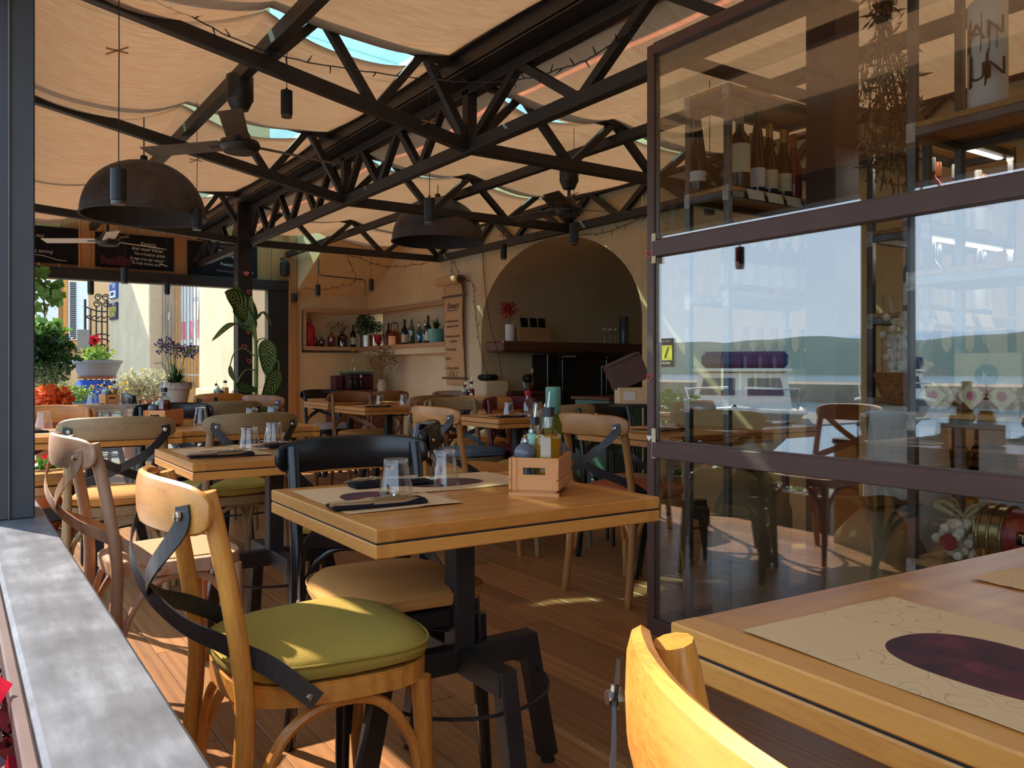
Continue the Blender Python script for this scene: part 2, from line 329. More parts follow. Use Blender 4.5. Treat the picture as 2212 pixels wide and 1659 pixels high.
    def ball(s, c, r, n=12, m=8, sc=(1, 1, 1)):
        c = Vector(c); P = []; F = []
        for i in range(m + 1):
            q = max(1e-4, math.sin(math.pi * i / m)); z = -math.cos(math.pi * i / m)
            for k in range(n):
                a = 2 * math.pi * k / n; P.append(c + Vector((r * sc[0] * q * math.cos(a), r * sc[1] * q * math.sin(a), r * sc[2] * z)))
        for i in range(m):
            for k in range(n): F.append((i * n + k, i * n + (k + 1) % n, (i + 1) * n + (k + 1) % n, (i + 1) * n + k))
        return s.add(P, F)
    def mesh(s, name, m, smooth=False):
        me = bpy.data.meshes.new(name); me.from_pydata(s.v, [], s.f)
        if s.uv:
            L = me.uv_layers.new(name='UVMap')
            for i, p in enumerate(me.polygons):
                if i in s.uv:
                    for k, li in enumerate(p.loop_indices): L.data[li].uv = s.uv[i][k]
        if smooth:
            me.polygons.foreach_set('use_smooth', [True] * len(me.polygons))
            try: me.set_sharp_from_angle(angle=R(38))
            except Exception: pass
        me.materials.append(mat(m)); me.update(); return me
    def obj(s, name, m, parent=None, smooth=False, loc=None, rz=None):
        return link(name, s.mesh(name, m, smooth), parent, loc, rz)
def link(name, me, parent=None, loc=None, rz=None):
    o = bpy.data.objects.new(name, me); C.objects.link(o)
    if parent is not None: o.parent = parent
    if loc is not None: o.location = loc
    if rz is not None: o.rotation_euler[2] = rz
    return o
def tag(o, label=None, cat=None, group=None, kind=None):
    if label: o['label'] = label
    if cat: o['category'] = cat
    if group: o['group'] = group
    if kind: o['kind'] = kind
    return o
def thing(name, label, cat, loc=(0, 0, 0), rz=0.0, group=None):
    o = bpy.data.objects.new(name, None); C.objects.link(o); o.location = loc; o.rotation_euler = (0, 0, rz); o.empty_display_size = 0.05
    return tag(o, label, cat, group)
def struct(o): return tag(o, kind='structure')
def copy_tree(o, parent=None):
    c = o.copy(); C.objects.link(c); c.parent = parent
    for ch in list(o.children): copy_tree(ch, c)
    return c
def text(name, s, size, m, parent, loc, rot, shear=0.0, align='LEFT', sx=1.0, ext=0.0008):
    cu = bpy.data.curves.new(name, 'FONT'); cu.body = s; cu.size = size; cu.shear = shear; cu.align_x = align; cu.extrude = ext; cu.resolution_u = 2
    o = bpy.data.objects.new(name, cu); C.objects.link(o); me = bpy.data.meshes.new_from_object(o)
    bpy.data.objects.remove(o, do_unlink=True); bpy.data.curves.remove(cu)
    me.name = name; me.materials.clear(); me.materials.append(mat(m))
    o = link(name, me, parent, loc); o.rotation_euler = rot; o.scale = (sx, 1, 1); return o
def curve_pts(pts, n=6):
    pts = [Vector(p) for p in pts]; out = []
    for i in range(len(pts) - 1):
        p0, p1, p2, p3 = pts[max(i - 1, 0)], pts[i], pts[i + 1], pts[min(i + 2, len(pts) - 1)]
        for k in range(n):
            t = k / n; out.append(0.5 * ((2 * p1) + (p2 - p0) * t + (2 * p0 - 5 * p1 + 4 * p2 - p3) * t * t + (3 * p1 - p0 - 3 * p2 + p3) * t ** 3))
    out.append(pts[-1]); return out
def leaves(b, c, rad, n, size, rng, asp=0.5, up=0.0):
    c = Vector(c)
    for _ in range(n):
        d = Vector((rng.gauss(0, 1), rng.gauss(0, 1), rng.gauss(0, 1))).normalized(); q = rng.random() ** 0.4
        p = c + Vector((d.x * rad[0], d.y * rad[1], d.z * rad[2])) * q
        a = Vector((rng.gauss(0, 1), rng.gauss(0, 1), rng.gauss(0, 1) + up)).normalized(); w = a.orthogonal().normalized(); w = Matrix.Rotation(rng.random() * 6.28, 3, a) @ w
        L = size * (0.6 + 0.8 * rng.random())
        b.add([p, p + a * L * .5 + w * L * asp * .5, p + a * L, p + a * L * .5 - w * L * asp * .5], [(0, 1, 2, 3)])
    return b
def blades(b, c, n, L, w, rng, spread=1.0, droop=0.6):
    c = Vector(c)
    for _ in range(n):
        a = rng.random() * 6.283; dr = Vector((math.cos(a), math.sin(a), 0)); sd = Vector((-dr.y, dr.x, 0)) * w; l = L * (0.6 + 0.5 * rng.random()); sp = spread * (0.25 + 0.75 * rng.random())
        P = []; m = 5
        for i in range(m + 1):
            t = i / m; p = c + dr * (l * sp * t) + Vector((0, 0, l * (t * (1.1 - 0.5 * sp) - droop * sp * t * t * 1.2))); k = (1 - t) ** 0.6 + 0.05
            P += [p - sd * k, p + sd * k]
        b.add(P, [(2 * i, 2 * i + 1, 2 * i + 3, 2 * i + 2) for i in range(m)])
    return b
def stuff(o): o['kind'] = 'stuff'; return o

# ================================================================ the setting
WX, YB, GX, ZT = 4.615, 10.23, 2.44, 2.335
TY = (4.02, 5.80, 8.22)
X0 = 0.15
# --- floor: boards running down the room
fl = struct(B().bb((0.0, -1.2, -0.12), (7.2, YB + 0.3, -0.026)).obj('floor', 'soil'))
pm = B().rbox((0, 0, 0), (0.119, 1.0, 0.026), 0.0008).mesh('plank', 'plank_floor')
rng = random.Random(3); x = X0 - 0.06
while x < WX + 0.1:
    y = -1.2 - rng.random() * 1.8
    while y < YB:
        L = 2.3 + 0.5 * rng.random(); a, b2 = max(y, -1.2), min(y + L, YB + 0.25)
        if b2 - a > 0.05:
            o = link('plank', pm, fl, (x, (a + b2) / 2, -0.013)); o.scale = (1, b2 - a - 0.003, 1)
        y += L
    x += 0.1215
# alcove floor
al = struct(B().bb((WX + 0.1, 4.9, -0.03), (7.1, 7.6, 0.0)).obj('floor', 'counter_brown'))

# --- back wall: opening on the street, timber band above it, plaster corner with a niche
wb = struct(thing('wall_back', None, None)); 
B().bb((3.62, YB, 0.0), (WX + 0.4, YB + 0.25, 1.30)).obj('plaster_panel', 'plaster_cream', wb)
B().bb((3.62, YB, 1.84), (WX + 0.4, YB + 0.25, 3.1)).obj('plaster_panel', 'plaster_cream', wb)
B().bb((3.62, YB, 1.30), (3.70, YB + 0.25, 1.84)).obj('plaster_panel', 'plaster_cream', wb)
B().bb((3.62, YB + 0.2, 1.30), (WX + 0.4, YB + 0.25, 1.84)).obj('niche_back', 'plaster_cream', wb)
B().add([(3.62, YB, 2.05), (WX, YB, 2.05), (WX, YB - 1.15, 2.62), (3.62, YB - 1.15, 2.62), (3.62, YB, 2.75), (WX, YB, 2.75), (WX, YB - 1.15, 2.75), (3.62, YB - 1.15, 2.75)],
        [(0, 1, 2, 3), (4, 7, 6, 5), (0, 4, 5, 1), (1, 5, 6, 2), (2, 6, 7, 3), (3, 7, 4, 0)]).obj('sloping_soffit', 'plaster_cream', wb)
xx = -0.3
bm = B().rbox((0, 0, 0), (0.192, 0.04, 0.86), 0.003).mesh('plank', 'pine')
while xx < 3.5:
    link('plank', bm, wb, (xx, YB + 0.06, 2.60)); xx += 0.196
tr = struct(B().rbox((1.5, YB + 0.02, 2.135), (4.0, 0.16, 0.125), 0.006).obj('trim_1', 'steel_black'))
struct(B().rbox((3.385, YB + 0.03, 1.04), (0.26, 0.14, 2.07), 0.006).obj('trim_2', 'steel_dark'))
struct(B().rbox((3.565, YB - 0.01, 1.5), (0.105, 0.12, 3.0), 0.006).obj('trim_3', 'pine'))
struct(B().rbox((3.02, YB + 0.03, 1.04), (0.035, 0.05, 2.07), 0.004).obj('trim_4', 'steel_raw'))
# niche boards, back-wall leg
nb = struct(thing('trim_5', None, None))
B().rbox((4.17, YB + 0.07, 1.355), (0.90, 0.26, 0.05), 0.004).obj('shelf_board', 'pine_x', nb)
B().rbox((4.17, YB + 0.0, 1.845), (0.90, 0.06, 0.055), 0.004).obj('head_board', 'pine_x', nb)
B().rbox((3.735, YB + 0.0, 1.60), (0.04, 0.06, 0.46), 0.004).obj('side_board', 'pine_x', nb)

# --- right wall: niche near the corner, then the scroll wall, then the arch
wr = struct(thing('wall_right', None, None))
NY = 8.10
B().bb((WX + 0.19, NY, 0), (WX + 0.35, YB, 1.27)).obj('plaster_panel', 'plaster_light', wr)
B().bb((WX, NY, 1.27), (WX + 0.35, YB, 1.345)).obj('niche_ledge', 'plaster_light', wr)
B().bb((WX, NY, 1.87), (WX + 0.35, YB, 3.1)).obj('plaster_panel', 'plaster_cream', wr)
B().bb((WX + 0.22, NY, 1.345), (WX + 0.35, YB, 1.87)).obj('niche_back', 'plaster_light', wr)
nb2 = struct(thing('trim_6', None, None))
B().rbox((WX + 0.09, (NY + YB) / 2, 1.37), (0.24, YB - NY, 0.05), 0.004).obj('shelf_board', 'pine_x', nb2)
B().rbox((WX + 0.01, (NY + YB) / 2, 1.845), (0.06, YB - NY, 0.055), 0.004).obj('head_board', 'pine_x', nb2)
AC, AH, AS, AR = 6.14, 1.22, 1.50, 0.80
def arch(k): return (AC + AH * math.cos(k), AS + AR * math.sin(k))
aw = B(); N = 28; zt = 3.1
arc = [(AC + AH, 0.0)] + [arch(math.pi * i / N) for i in range(N + 1)] + [(AC - AH, 0.0)]
for i in range(len(arc) - 1):
    (y0, z0), (y1, z1) = arc[i], arc[i + 1]
    if abs(y0 - y1) > 1e-4:
        for X, o in ((WX, 1), (WX + 0.3, -1)):
            aw.add([(X, y0, z0), (X, y1, z1), (X, y1, zt), (X, y0, zt)], [(0, 1, 2, 3)][::o])
    aw.add([(WX, y0, z0), (WX, y1, z1), (WX + 0.3, y1, z1), (WX + 0.3, y0, z0)], [(0, 1, 2, 3)])
aw.obj('arch_wall', 'plaster_cream', wr, True)
B().bb((WX, AC + AH + 0.003, 0), (WX + 0.3, NY, zt)).obj('pier', 'plaster_light', wr)
B().bb((WX, -1.2, 0), (WX + 0.3, AC - AH - 0.003, zt)).obj('plaster_panel', 'plaster_cream', wr)
B().rbox((WX + 0.05, 7.34, 0.48), (0.30, 0.42, 0.96), 0.02).obj('low_pier', 'plaster_light', wr)
va = B(); a2 = [(AC + AH, -0.02)] + [arch(math.pi * i / N) for i in range(N + 1)] + [(AC - AH, -0.02)]
va.sheet(len(a2) - 1, 8, lambda u, w: (WX + 0.3 + 2.1 * w, a2[round(u * (len(a2) - 1))][0], a2[round(u * (len(a2) - 1))][1]))
va.obj('vault', 'plaster_cream', wr, True)
B().bb((7.0, 4.8, 0), (7.1, 7.5, 2.4)).obj('alcove_back', 'plaster_cream', wr)
wf = struct(B().bb((0.6, -1.35, 0), (WX + 0.3, -1.2, 3.1)).obj('wall_light_block', 'plaster_cream'))  # unseen wall added behind the camera to keep light from leaking in

# --- street side of the terrace: low wall with a slate sill, grey post, fascia over the opening
wl = struct(thing('wall_left', None, None))
B().bb((0.09, -1.2, 0.0), (0.20, 3.1, 0.61)).obj('low_wall', 'plaster_light', wl)
B().rbox((0.075, 5.0, 2.24), (0.15, 12.2, 0.20), 0.006).obj('lintel', 'steel_black', wl)
B().bb((0.04, -1.1, 2.34), (0.10, 11.1, 2.98)).obj('fascia', 'pine_x', wl)
B().rbox((0.08, 10.1, 1.07), (0.14, 0.14, 2.14), 0.006).obj('end_post', 'steel_black', wl)
sl = struct(thing('trim_7', None, None))
B().rbox((0.152, 0.95, 0.632), (0.146, 4.3, 0.036), 0.006).obj('sill_board', 'sill_slate', sl)
B().rbox((0.070, 0.95, 0.622), (0.016, 4.3, 0.036), 0.003).obj('sill_edge', 'frame_brown', sl)
po = struct(thing('trim_8', None, None))
B().rbox((0.126, 2.79, 1.40), (0.132, 0.27, 1.50), 0.004).obj('post_casing', 'post_grey', po)
B().rbox((0.130, 2.652, 1.40), (0.006, 0.012, 1.50), 0.002).obj('cover_strip', 'lamp_ring', po)

# ================================================================ roof steel
def diag(b, a, c): b.beam(a, c, 0.036, 0.036)
def truss(name, label, bot, top, n, posts=(), first='b', w=0.06, upto=99):
    """bot / top: pairs of end points of the chords; n zig-zag fields"""
    o = thing(name, label, 'roof truss')
    b0, b1, t0, t1 = [Vector(p) for p in (*bot, *top)]
    B().beam(b0, b1, w, 0.068, r=0.004).obj('bottom_chord', 'steel_black', o)
    B().beam(t0, t1, w, 0.055, r=0.004).obj('top_chord', 'steel_black', o)
    for i in range(min(n, upto)):
        u0, u1 = i / n, (i + 1) / n; lowfirst = (i % 2 == 0) == (first == 'b')
        p = b0.lerp(b1, u0) if lowfirst else t0.lerp(t1, u0); q = t0.lerp(t1, u1) if lowfirst else b0.lerp(b1, u1)
        B().beam(p, q, 0.044, 0.044).obj('diagonal', 'steel_black', o)
    for u in posts: B().beam(b0.lerp(b1, u), t0.lerp(t1, u), 0.06, 0.06).obj('post', 'steel_black', o)
    return o
ZV = 2.655
ys = (-1.0,) + TY + (YB,)
seg = ['above the glass shop front', 'between the two round shades', 'running to the black column', 'beyond the black column']
for i in range(4):
    truss('valley_truss', 'black lattice girder under the roof gutter, ' + seg[i], ((GX, ys[i], ZT), (GX, ys[i + 1], ZT)), ((GX, ys[i], ZV), (GX, ys[i + 1], ZV)), (10, 6, 8, 6)[i], (1.0,) if i < 3 else ())
gt = thing('roof_gutter', 'long dark metal roof gutter channel running overhead through the room', 'gutter')
B().bb((GX - 0.13, -1.0, 2.71), (GX - 0.11, YB, 2.87)).bb((GX + 0.11, -1.0, 2.71), (GX + 0.13, YB, 2.87)).bb((GX - 0.13, -1.0, 2.70), (GX + 0.13, YB, 2.72)).obj('channel', 'steel_dark', gt)
B().bb((GX - 0.16, -1.0, 2.80), (GX - 0.13, YB, 2.885)).obj('rim', 'steel_black', gt); B().bb((GX + 0.13, -1.0, 2.70), (GX + 0.16, YB, 2.885)).obj('rim', 'steel_black', gt)
lbl = ['nearest, rising to the upper left', 'second, sloping up behind the ceiling fan', 'third, low over the chalkboards']
for i, Y in enumerate(TY):
    rise = (0.195, 0.195, 0.075)[i]; rt = (0.085, 0.085, 0.03)[i]
    truss('rafter_truss', 'black rafter truss of the street bay, ' + lbl[i], ((GX, Y, ZT), (0.1, Y, ZT + rise * 2.34)), ((GX, Y, 2.79), (0.1, Y, 2.79 + rt * 2.34)), 8, upto=(4, 3, 4)[i])
lbr = ['nearest, ending behind the shop front', 'second, passing before the far round shade', 'third, ending above the paper roll']
for i, Y in enumerate(TY):
    truss('rafter_truss', 'black steel flat truss of the wall bay, ' + lbr[i], ((GX, Y, ZT), (WX, Y, ZT)), ((GX, Y, 2.72), (WX, Y, 2.60)), 6)
truss('wall_truss', 'black lattice girder along the arched wall', ((WX - 0.05, 0.5, ZT), (WX - 0.05, TY[2], ZT)), ((WX - 0.05, 0.5, 2.60), (WX - 0.05, TY[2], 2.60)), 20)
o = B().rbox((1.29, 4.6, 2.66), (0.06, 11.2, 0.075), 0.004).obj('purlin', 'steel_black'); tag(o, 'long black roof beam that carries the ceiling fans', 'roof beam')
o = B().rbox((3.50, 4.6, 2.53), (0.055, 11.2, 0.065), 0.004).obj('purlin', 'steel_black'); tag(o, 'long black roof beam over the tables by the arch', 'roof beam')
cl = thing('column', 'square black steel column with small heart stickers beside the leafy plant', 'column', (2.376, TY[2], 0))
B().rbox((0, 0, 1.36), (0.145, 0.145, 2.72), 0.006).obj('shaft', 'steel_dark', cl)

# ================================================================ sun sails under a glass roof
def zl(x): return 2.83 + 0.03 * (GX - x)
def zr(x): return 2.74 - 0.045 * (x - GX)
def sail(y0, y1, xs, zf, label, seed, sags, near=0.03):
    rg = random.Random(seed); ph = [rg.random() * 6 for _ in range(6)]
    def fn(u, w):
        x = xs[0] + (xs[-1] - xs[0]) * u; k = 0
        while k < len(xs) - 2 and x > xs[k + 1]: k += 1
        t = (x - xs[k]) / (xs[k + 1] - xs[k]); sc = 4 * t * (1 - t)
        a = y0 + near + 0.075 * sc; b = y1 - 0.015; y = a + (b - a) * w
        z = zf(x) - 0.012 - sags[k] * sc * ((1 - 0.45 * w ** 3) if (k == 1 and sags[0] > 0.15) else (1 - 0.25 * (1 - w) ** 3)) - 0.025 * 4 * w * (1 - w) + 0.006 * math.sin(9 * x + ph[0] + 2 * y) * sc + 0.004 * math.sin(5 * y + ph[1])
        return (x, y, z)
    o = B().sheet(40, 22, fn).obj('sun_sail', 'sail_cloth', None, True); md = o.modifiers.new('thickness', 'SOLIDIFY'); md.thickness = 0.003
    hem = o
    return tag(o, label, 'sun sail')
sls = [('peach sun sail overhead, nearest, above the post', 'peach sun sail nearest above the shop front'), ('peach sun sail behind the nearest ceiling fan', 'peach sun sail between fan and far round shade'),
       ('peach sun sail above the near round lamp shade', 'peach sun sail over the tables before the niche'), ('peach sun sail over the chalkboards', 'peach sun sail in the plaster corner')]
for i in range(4):
    sail(ys[i], ys[i + 1], (0.16, 1.29, GX - 0.14), zl, sls[i][0], 10 + i, (0.20, 0.10))
    sail(ys[i], ys[i + 1] if i < 3 else YB - 1.0, (GX + 0.14, 3.50, WX - 0.02), zr, sls[i][1], 20 + i, (0.10, 0.09))
rf = struct(thing('ceiling', None, None))
k = 0
for xa, xb, za, zb in ((-0.05, GX - 0.16, 3.12, 2.95), (GX + 0.16, WX + 0.3, 2.93, 2.90)):
    for j in range(8):
        ya = -1.2 + j * 1.45
        B().add([(xa, ya, za), (xb, ya, zb), (xb, ya + 1.4495, zb), (xa, ya + 1.4495, za), (xa, ya, za + .01), (xb, ya, zb + .01), (xb, ya + 1.4495, zb + .01), (xa, ya + 1.4495, za + .01)],
                [(0, 1, 2, 3), (7, 6, 5, 4), (0, 4, 5, 1), (1, 5, 6, 2), (2, 6, 7, 3), (3, 7, 4, 0)]).obj('roof_pane', 'glass_roof', rf)

# ================================================================ glass shop front
SX = 2.358
w1 = struct(thing('window_1', None, None))
J = 2.446
B().rbox((SX, J, 1.19), (0.04, 0.04, 2.38), 0.003).obj('jamb', 'frame_brown', w1)
B().rbox((SX, 0.2, 2.36), (0.05, 4.45, 0.045), 0.003).obj('head_rail', 'frame_brown', w1)
for z, h, n in ((1.554, 0.066, 'upper_rail'), (0.744, 0.066, 'lower_rail'), (0.03, 0.06, 'bottom_rail')):
    B().rbox((SX, (J - 1.6) / 2 - 0.01, z), (0.045, J + 1.6, h), 0.003).obj(n, 'frame_brown', w1)
for z0, z1 in ((0.06, 0.711), (0.777, 1.521), (1.587, 2.34)):
    B().bb((SX - 0.003, -1.5, z0), (SX + 0.003, J - 0.02, z1)).obj('pane', 'glass_shop', w1)
    B().bb((SX - 0.008, -1.5, z0), (SX + 0.008, J - 0.02, z0 + 0.006)).obj('bead', 'frame_brown', w1)
B().bb((SX - 0.009, J - 0.026, 0.06), (SX + 0.009, J - 0.019, 2.34)).obj('bead', 'bolt', w1)
w2 = struct(thing('window_2', None, None))
B().rbox((3.3, J, 0.03), (1.86, 0.045, 0.06), 0.003).obj('bottom_rail', 'frame_brown', w2)
B().rbox((3.3, J, 2.36), (1.86, 0.045, 0.045), 0.003).obj('head_rail', 'frame_brown', w2)
B().rbox((4.24, J, 1.19), (0.04, 0.04, 2.38), 0.003).obj('jamb', 'frame_brown', w2)
B().bb((SX + 0.02, J - 0.003, 0.06), (4.22, J + 0.003, 2.34)).obj('pane', 'glass_plain', w2)
# paint worn to bare metal at the joints
for z in (1.585, 0.80): B().box((SX - 0.0212, J - 0.022, z - 0.03), (0.002, 0.022, 0.12)).obj('worn_paint', 'label_cream', w1)
def heart(name, loc, size, m, ax, parent=None, label=None, solid=False, rotz=0):
    pts = []
    for i in range(25):
        a = 2 * math.pi * i / 24; hx = 16 * math.sin(a) ** 3 / 32; hz = (13 * math.cos(a) - 5 * math.cos(2 * a) - 2 * math.cos(3 * a) - math.cos(4 * a)) / 32
        pts.append((hx * size, hz * size))
    M = Matrix(((0, 0, -1), (-1, 0, 0), (0, 1, 0))).to_4x4() if ax == 'X' else Matrix(((1, 0, 0), (0, 0, -1), (0, 1, 0))).to_4x4()
    b = B()
    if solid: b.prism(pts[:-1], 0.0, 0.002, M)
    else: b.tube([M @ Vector((p[0], p[1], 0.001)) for p in pts], size * 0.075, 5, False)
    o = b.obj(name, m, parent, False, loc)
    if label: tag(o, label, 'sticker')
    return o
heart('heart_sticker', (SX - 0.021, J, 1.535), 0.033, 'heart_red', 'X', None, 'red outlined heart sticker high on the brown window jamb')
heart('heart_sticker', (SX - 0.021, J, 1.035), 0.033, 'heart_red', 'X', None, 'red outlined heart sticker at mid height of the brown window jamb')
heart('heart_sticker', (SX - 0.021, J + 0.003, 0.79), 0.026, 'heart_white', 'X', None, 'white heart sticker on worn paint of the window jamb', True)
cyf = TY[2] - 0.0735; cxf = 2.376
for z, s_, m, so, dx in ((2.02, 0.055, 'heart_pink', True, 0.01), (1.84, 0.045, 'heart_pink', False, 0.035), (1.72, 0.03, 'heart_red', True, 0.03), (1.44, 0.035, 'heart_red', True, 0.03), (1.30, 0.05, 'heart_red', False, -0.01), (1.16, 0.045, 'heart_red', False, 0.04)):
    heart('heart_decal', (dx, -0.0735, z), s_, m, 'Y', cl, None, so)
for z, s_ in ((1.26, 0.04), (1.50, 0.03), (1.10, 0.03)): heart('heart_decal', (-0.0735, 0.0, z), s_, 'heart_pink', 'X', cl, None, True)

# ================================================================ chairs
MC = {}
def cached(key, fn):
    if key not in MC: MC[key] = fn()
    return MC[key]
def seat_outline(k=1.0, n=36):
    P = []
    for i in range(n):
        a = 2 * math.pi * i / n; c, s_ = math.cos(a), math.sin(a)
        x = 0.212 * (abs(c) ** 0.62) * (1 if c > 0 else -1); y = 0.205 * (abs(s_) ** 0.62) * (1 if s_ > 0 else -1)
        P.append((x * (1 + 0.10 * y / 0.2) * k * 0.97, y * k))
    return P
def backrest_mesh():
    b = B(); st = []; nu, nr = 24, 12
    for i in range(nu + 1):
        u = math.sin(math.pi / 2 * (-1 + 2 * i / nu)); e = max(0.0, 1 - abs(u) ** 9) ** 0.5; hh = 0.046 * (0.25 + 0.75 * e) * (1 + 0.10 * (1 - u * u)); tt = 0.0125 * (0.45 + 0.55 * e)
        c = Vector((0.232 * u, -0.338 + 0.068 * u * u, 0.812 + 0.006 * (1 - u * u))); n = Vector((-0.136 * u, 0.232, 0)).normalized()
        for k in range(nr):
            a = 2 * math.pi * k / nr; ca, sa = math.cos(a), math.sin(a)
            st.append(c + n * tt * (abs(ca) ** 0.7) * (1 if ca > 0 else -1) + Vector((0, 0, hh * (abs(sa) ** 0.75) * (1 if sa > 0 else -1))))
    F = [(i * nr + k, (i + 1) * nr + k, (i + 1) * nr + (k + 1) % nr, i * nr + (k + 1) % nr) for i in range(nu) for k in range(nr)] + [tuple(range(nr)), tuple(nu * nr + k for k in range(nr - 1, -1, -1))]
    return b.add(st, F)
def strap_mesh(sg, off, w=0.036, th=0.0035):
    K = [((.187, -.307, .824), (.42, -.9, 0)), ((.186, -.310, .785), (.42, -.9, 0)), ((.11, -.342, .705), (0, -1, 0)), ((0, -.333, .645), (0, -1, 0)), ((-.100, -.288, .595), (-.1, -1, 0)), ((-.158, -.225, .56), (-.55, -.83, 0)), ((-.192, -.155, .515), (-.95, -.2, 0)), ((-.216, -.075, .442), (-1, 0, 0))]
    P = curve_pts([k[0] for k in K], 5); Nn = curve_pts([k[1] for k in K], 5); V = []; m = len(P)
    for i in range(m):
        t = (P[min(i + 1, m - 1)] - P[max(i - 1, 0)]).normalized(); n = (Nn[i] - t * Nn[i].dot(t)).normalized(); s_ = t.cross(n) * (w / 2)
        c = P[i] + n * off
        for a, q in ((-1, 0), (1, 0), (1, 1), (-1, 1)):
            p = c + s_ * a + n * th * q; V.append((p.x * sg, p.y, p.z))
    F = [(i * 4 + k, i * 4 + (k + 1) % 4, i * 4 + 4 + (k + 1) % 4, i * 4 + 4 + k) for i in range(m - 1) for k in range(4)] + [(0, 1, 2, 3), tuple((m - 1) * 4 + k for k in (3, 2, 1, 0))]
    return B().add(V, F)
def cushion_mesh():
    b = B(); n = 36; rows = [(0.92, .467), (1.0, .474), (1.03, .488), (1.015, .502), (0.96, .512), (0.85, .519), (0.65, .524), (0.40, .527), (0.02, .528)]; P = []
    for k, z in rows:
        for i, (x, y) in enumerate(seat_outline(k, n)): P.append((x, y, z + (0.0025 * math.sin(i * .9) if k > .9 else 0)))
    F = [(r * n + i, r * n + (i + 1) % n, (r + 1) * n + (i + 1) % n, (r + 1) * n + i) for r in range(len(rows) - 1) for i in range(n)] + [tuple(range(n - 1, -1, -1)), tuple((len(rows) - 1) * n + i for i in range(n))]
    return b.add(P, F)
def chair(x, y, deg, wd, label, cushion=None, strap='steel_dark', z=0.0, group=None):
    t = thing('dining_chair', label, 'chair', (x, y, z), R(deg), group)
    wx = wd + '_x' if wd + '_x' in MATS else wd
    link('backrest', cached(('bk', wd), lambda: backrest_mesh().mesh('backrest', wx, True)), t)
    for sg in (-1, 1):
        link('leg', cached(('rl', wd, sg), lambda: B().tube(curve_pts([(sg * .203, -.245, 0), (sg * .198, -.215, .25), (sg * .192, -.202, .46), (sg * .188, -.228, .66), (sg * .186, -.266, .845)], 5), [.014] + [.018] * 19 + [.0165], 10).mesh('leg', wd, True)), t)
        link('leg', cached(('fl', wd, sg), lambda: B().tube([(sg * .182, .160, .43), (sg * .187, .170, .2), (sg * .195, .185, 0)], [.021, .018, .0145], 10).mesh('leg', wd, True)), t)
        link('brace', cached(('sb', wd, sg), lambda: B().tube(curve_pts([(sg * .186, .158, .20), (sg * .184, .140, .30), (sg * .184, .075, .395), (sg * .184, -.02, .418), (sg * .186, -.115, .385), (sg * .192, -.175, .29), (sg * .196, -.195, .20)], 5), .0115, 8).mesh('brace', wd, True)), t)
    link('brace', cached(('fb', wd), lambda: B().tube(curve_pts([(-.176, .172, .20), (-.16, .172, .32), (-.09, .17, .405), (0, .17, .42), (.09, .17, .405), (.16, .172, .32), (.176, .172, .20)], 5), .0105, 8).mesh('brace', wd, True)), t)
    link('brace', cached(('bb', wd), lambda: B().tube(curve_pts([(-.19, -.196, .20), (-.165, -.19, .32), (-.09, -.185, .405), (0, -.185, .42), (.09, -.185, .405), (.165, -.19, .32), (.19, -.196, .20)], 5), .0105, 8).mesh('brace', wd, True)), t)
    link('seat', cached(('st', wd), lambda: B().prism(seat_outline(1.0), .425, .462).prism(seat_outline(.985), .462, .4655).mesh('seat', wx)), t)
    for sg in (-1, 1):
        so = link('strap', cached(('sp', strap, sg), lambda: strap_mesh(sg, 0.0 if sg > 0 else 0.004).mesh('strap', strap)), t)
        link('bolt', cached(('b1', sg), lambda: B().lathe([(.0095, 0), (.0095, .005), (.006, .0065), (.006, .011)], 6, (sg * .186, -.312, .806), M=Matrix.Rotation(R(90), 3, 'X')).mesh('bolt', 'chrome')), so)
        link('bolt', cached(('b2', sg), lambda: B().lathe([(.008, 0), (.008, .003), (.004, .006)], 10, (-sg * .2185, -.09, .452), M=Matrix.Rotation(R(sg * -90), 3, 'Y')).mesh('bolt', 'bolt')), so)
    if cushion:
        cu = link('cushion', cached(('cu', cushion), lambda: cushion_mesh().mesh('cushion', cushion, True)), t)
        link('piping', cached(('pi', cushion), lambda: B().tube([(px, py, .502) for px, py in seat_outline(1.03, 36)] + [(*seat_outline(1.03, 36)[0], .502)], .003, 5, False).mesh('piping', cushion)), cu)
    else:
        link('cane_panel', cached(('cp', 1), lambda: B().prism(seat_outline(.80), .4655, .469).mesh('cane_panel', 'cane')), t)
    return t
chair(.645, 1.70, -91, 'oak_gold', 'golden oak cross-back chair with olive cushion, at the front table', 'cushion_olive')
chair(.60, 2.93, -86, 'oak_pale', 'weathered pale wood cross-back chair with bare cane seat and wooden straps', None, 'oak_pale')
chair(.62, 4.17, -6, 'oak_grey', 'grey-green oak chair with tan cushion, back turned, beside the weathered chair', 'cushion_tan')
chair(1.13, 4.17, 8, 'oak_grey', 'grey-green oak chair with olive cushion, back turned, behind the second table', 'cushion_olive')
chair(.965, 2.00, 176, 'paint_black', 'glossy black chair with tan cushion behind the front table', 'cushion_tan')
chair(1.27, 2.98, 62, 'paint_black', 'glossy black chair turned sideways at the end of the second table', 'cushion_olive')
chair(2.50, 4.07, -84, 'oak_honey', 'honey oak chair with brown seat and black strap left of the oil bottle', 'cushion_tan')
chair(2.72, 2.98, -84, 'oak_honey', 'honey oak chair with terracotta cushion beside the brown window jamb', 'cushion_terra')
chair(2.95, 4.06, 4, 'oak_grey', 'grey oak chair half hidden behind the green capped bottle', 'cushion_olive')
chair(3.22, 6.20, 6, 'oak_brown', 'dark brown chair with its back to us at the far middle table', 'cushion_olive', 'oak_brown')
chair(3.25, 8.12, 180, 'paint_black', 'black chair with white seat in the far plaster corner', 'cushion_white')
chair(3.10, 7.00, 178, 'oak_brown', 'brown chair facing us across the far middle table', 'cushion_tan', 'oak_brown')
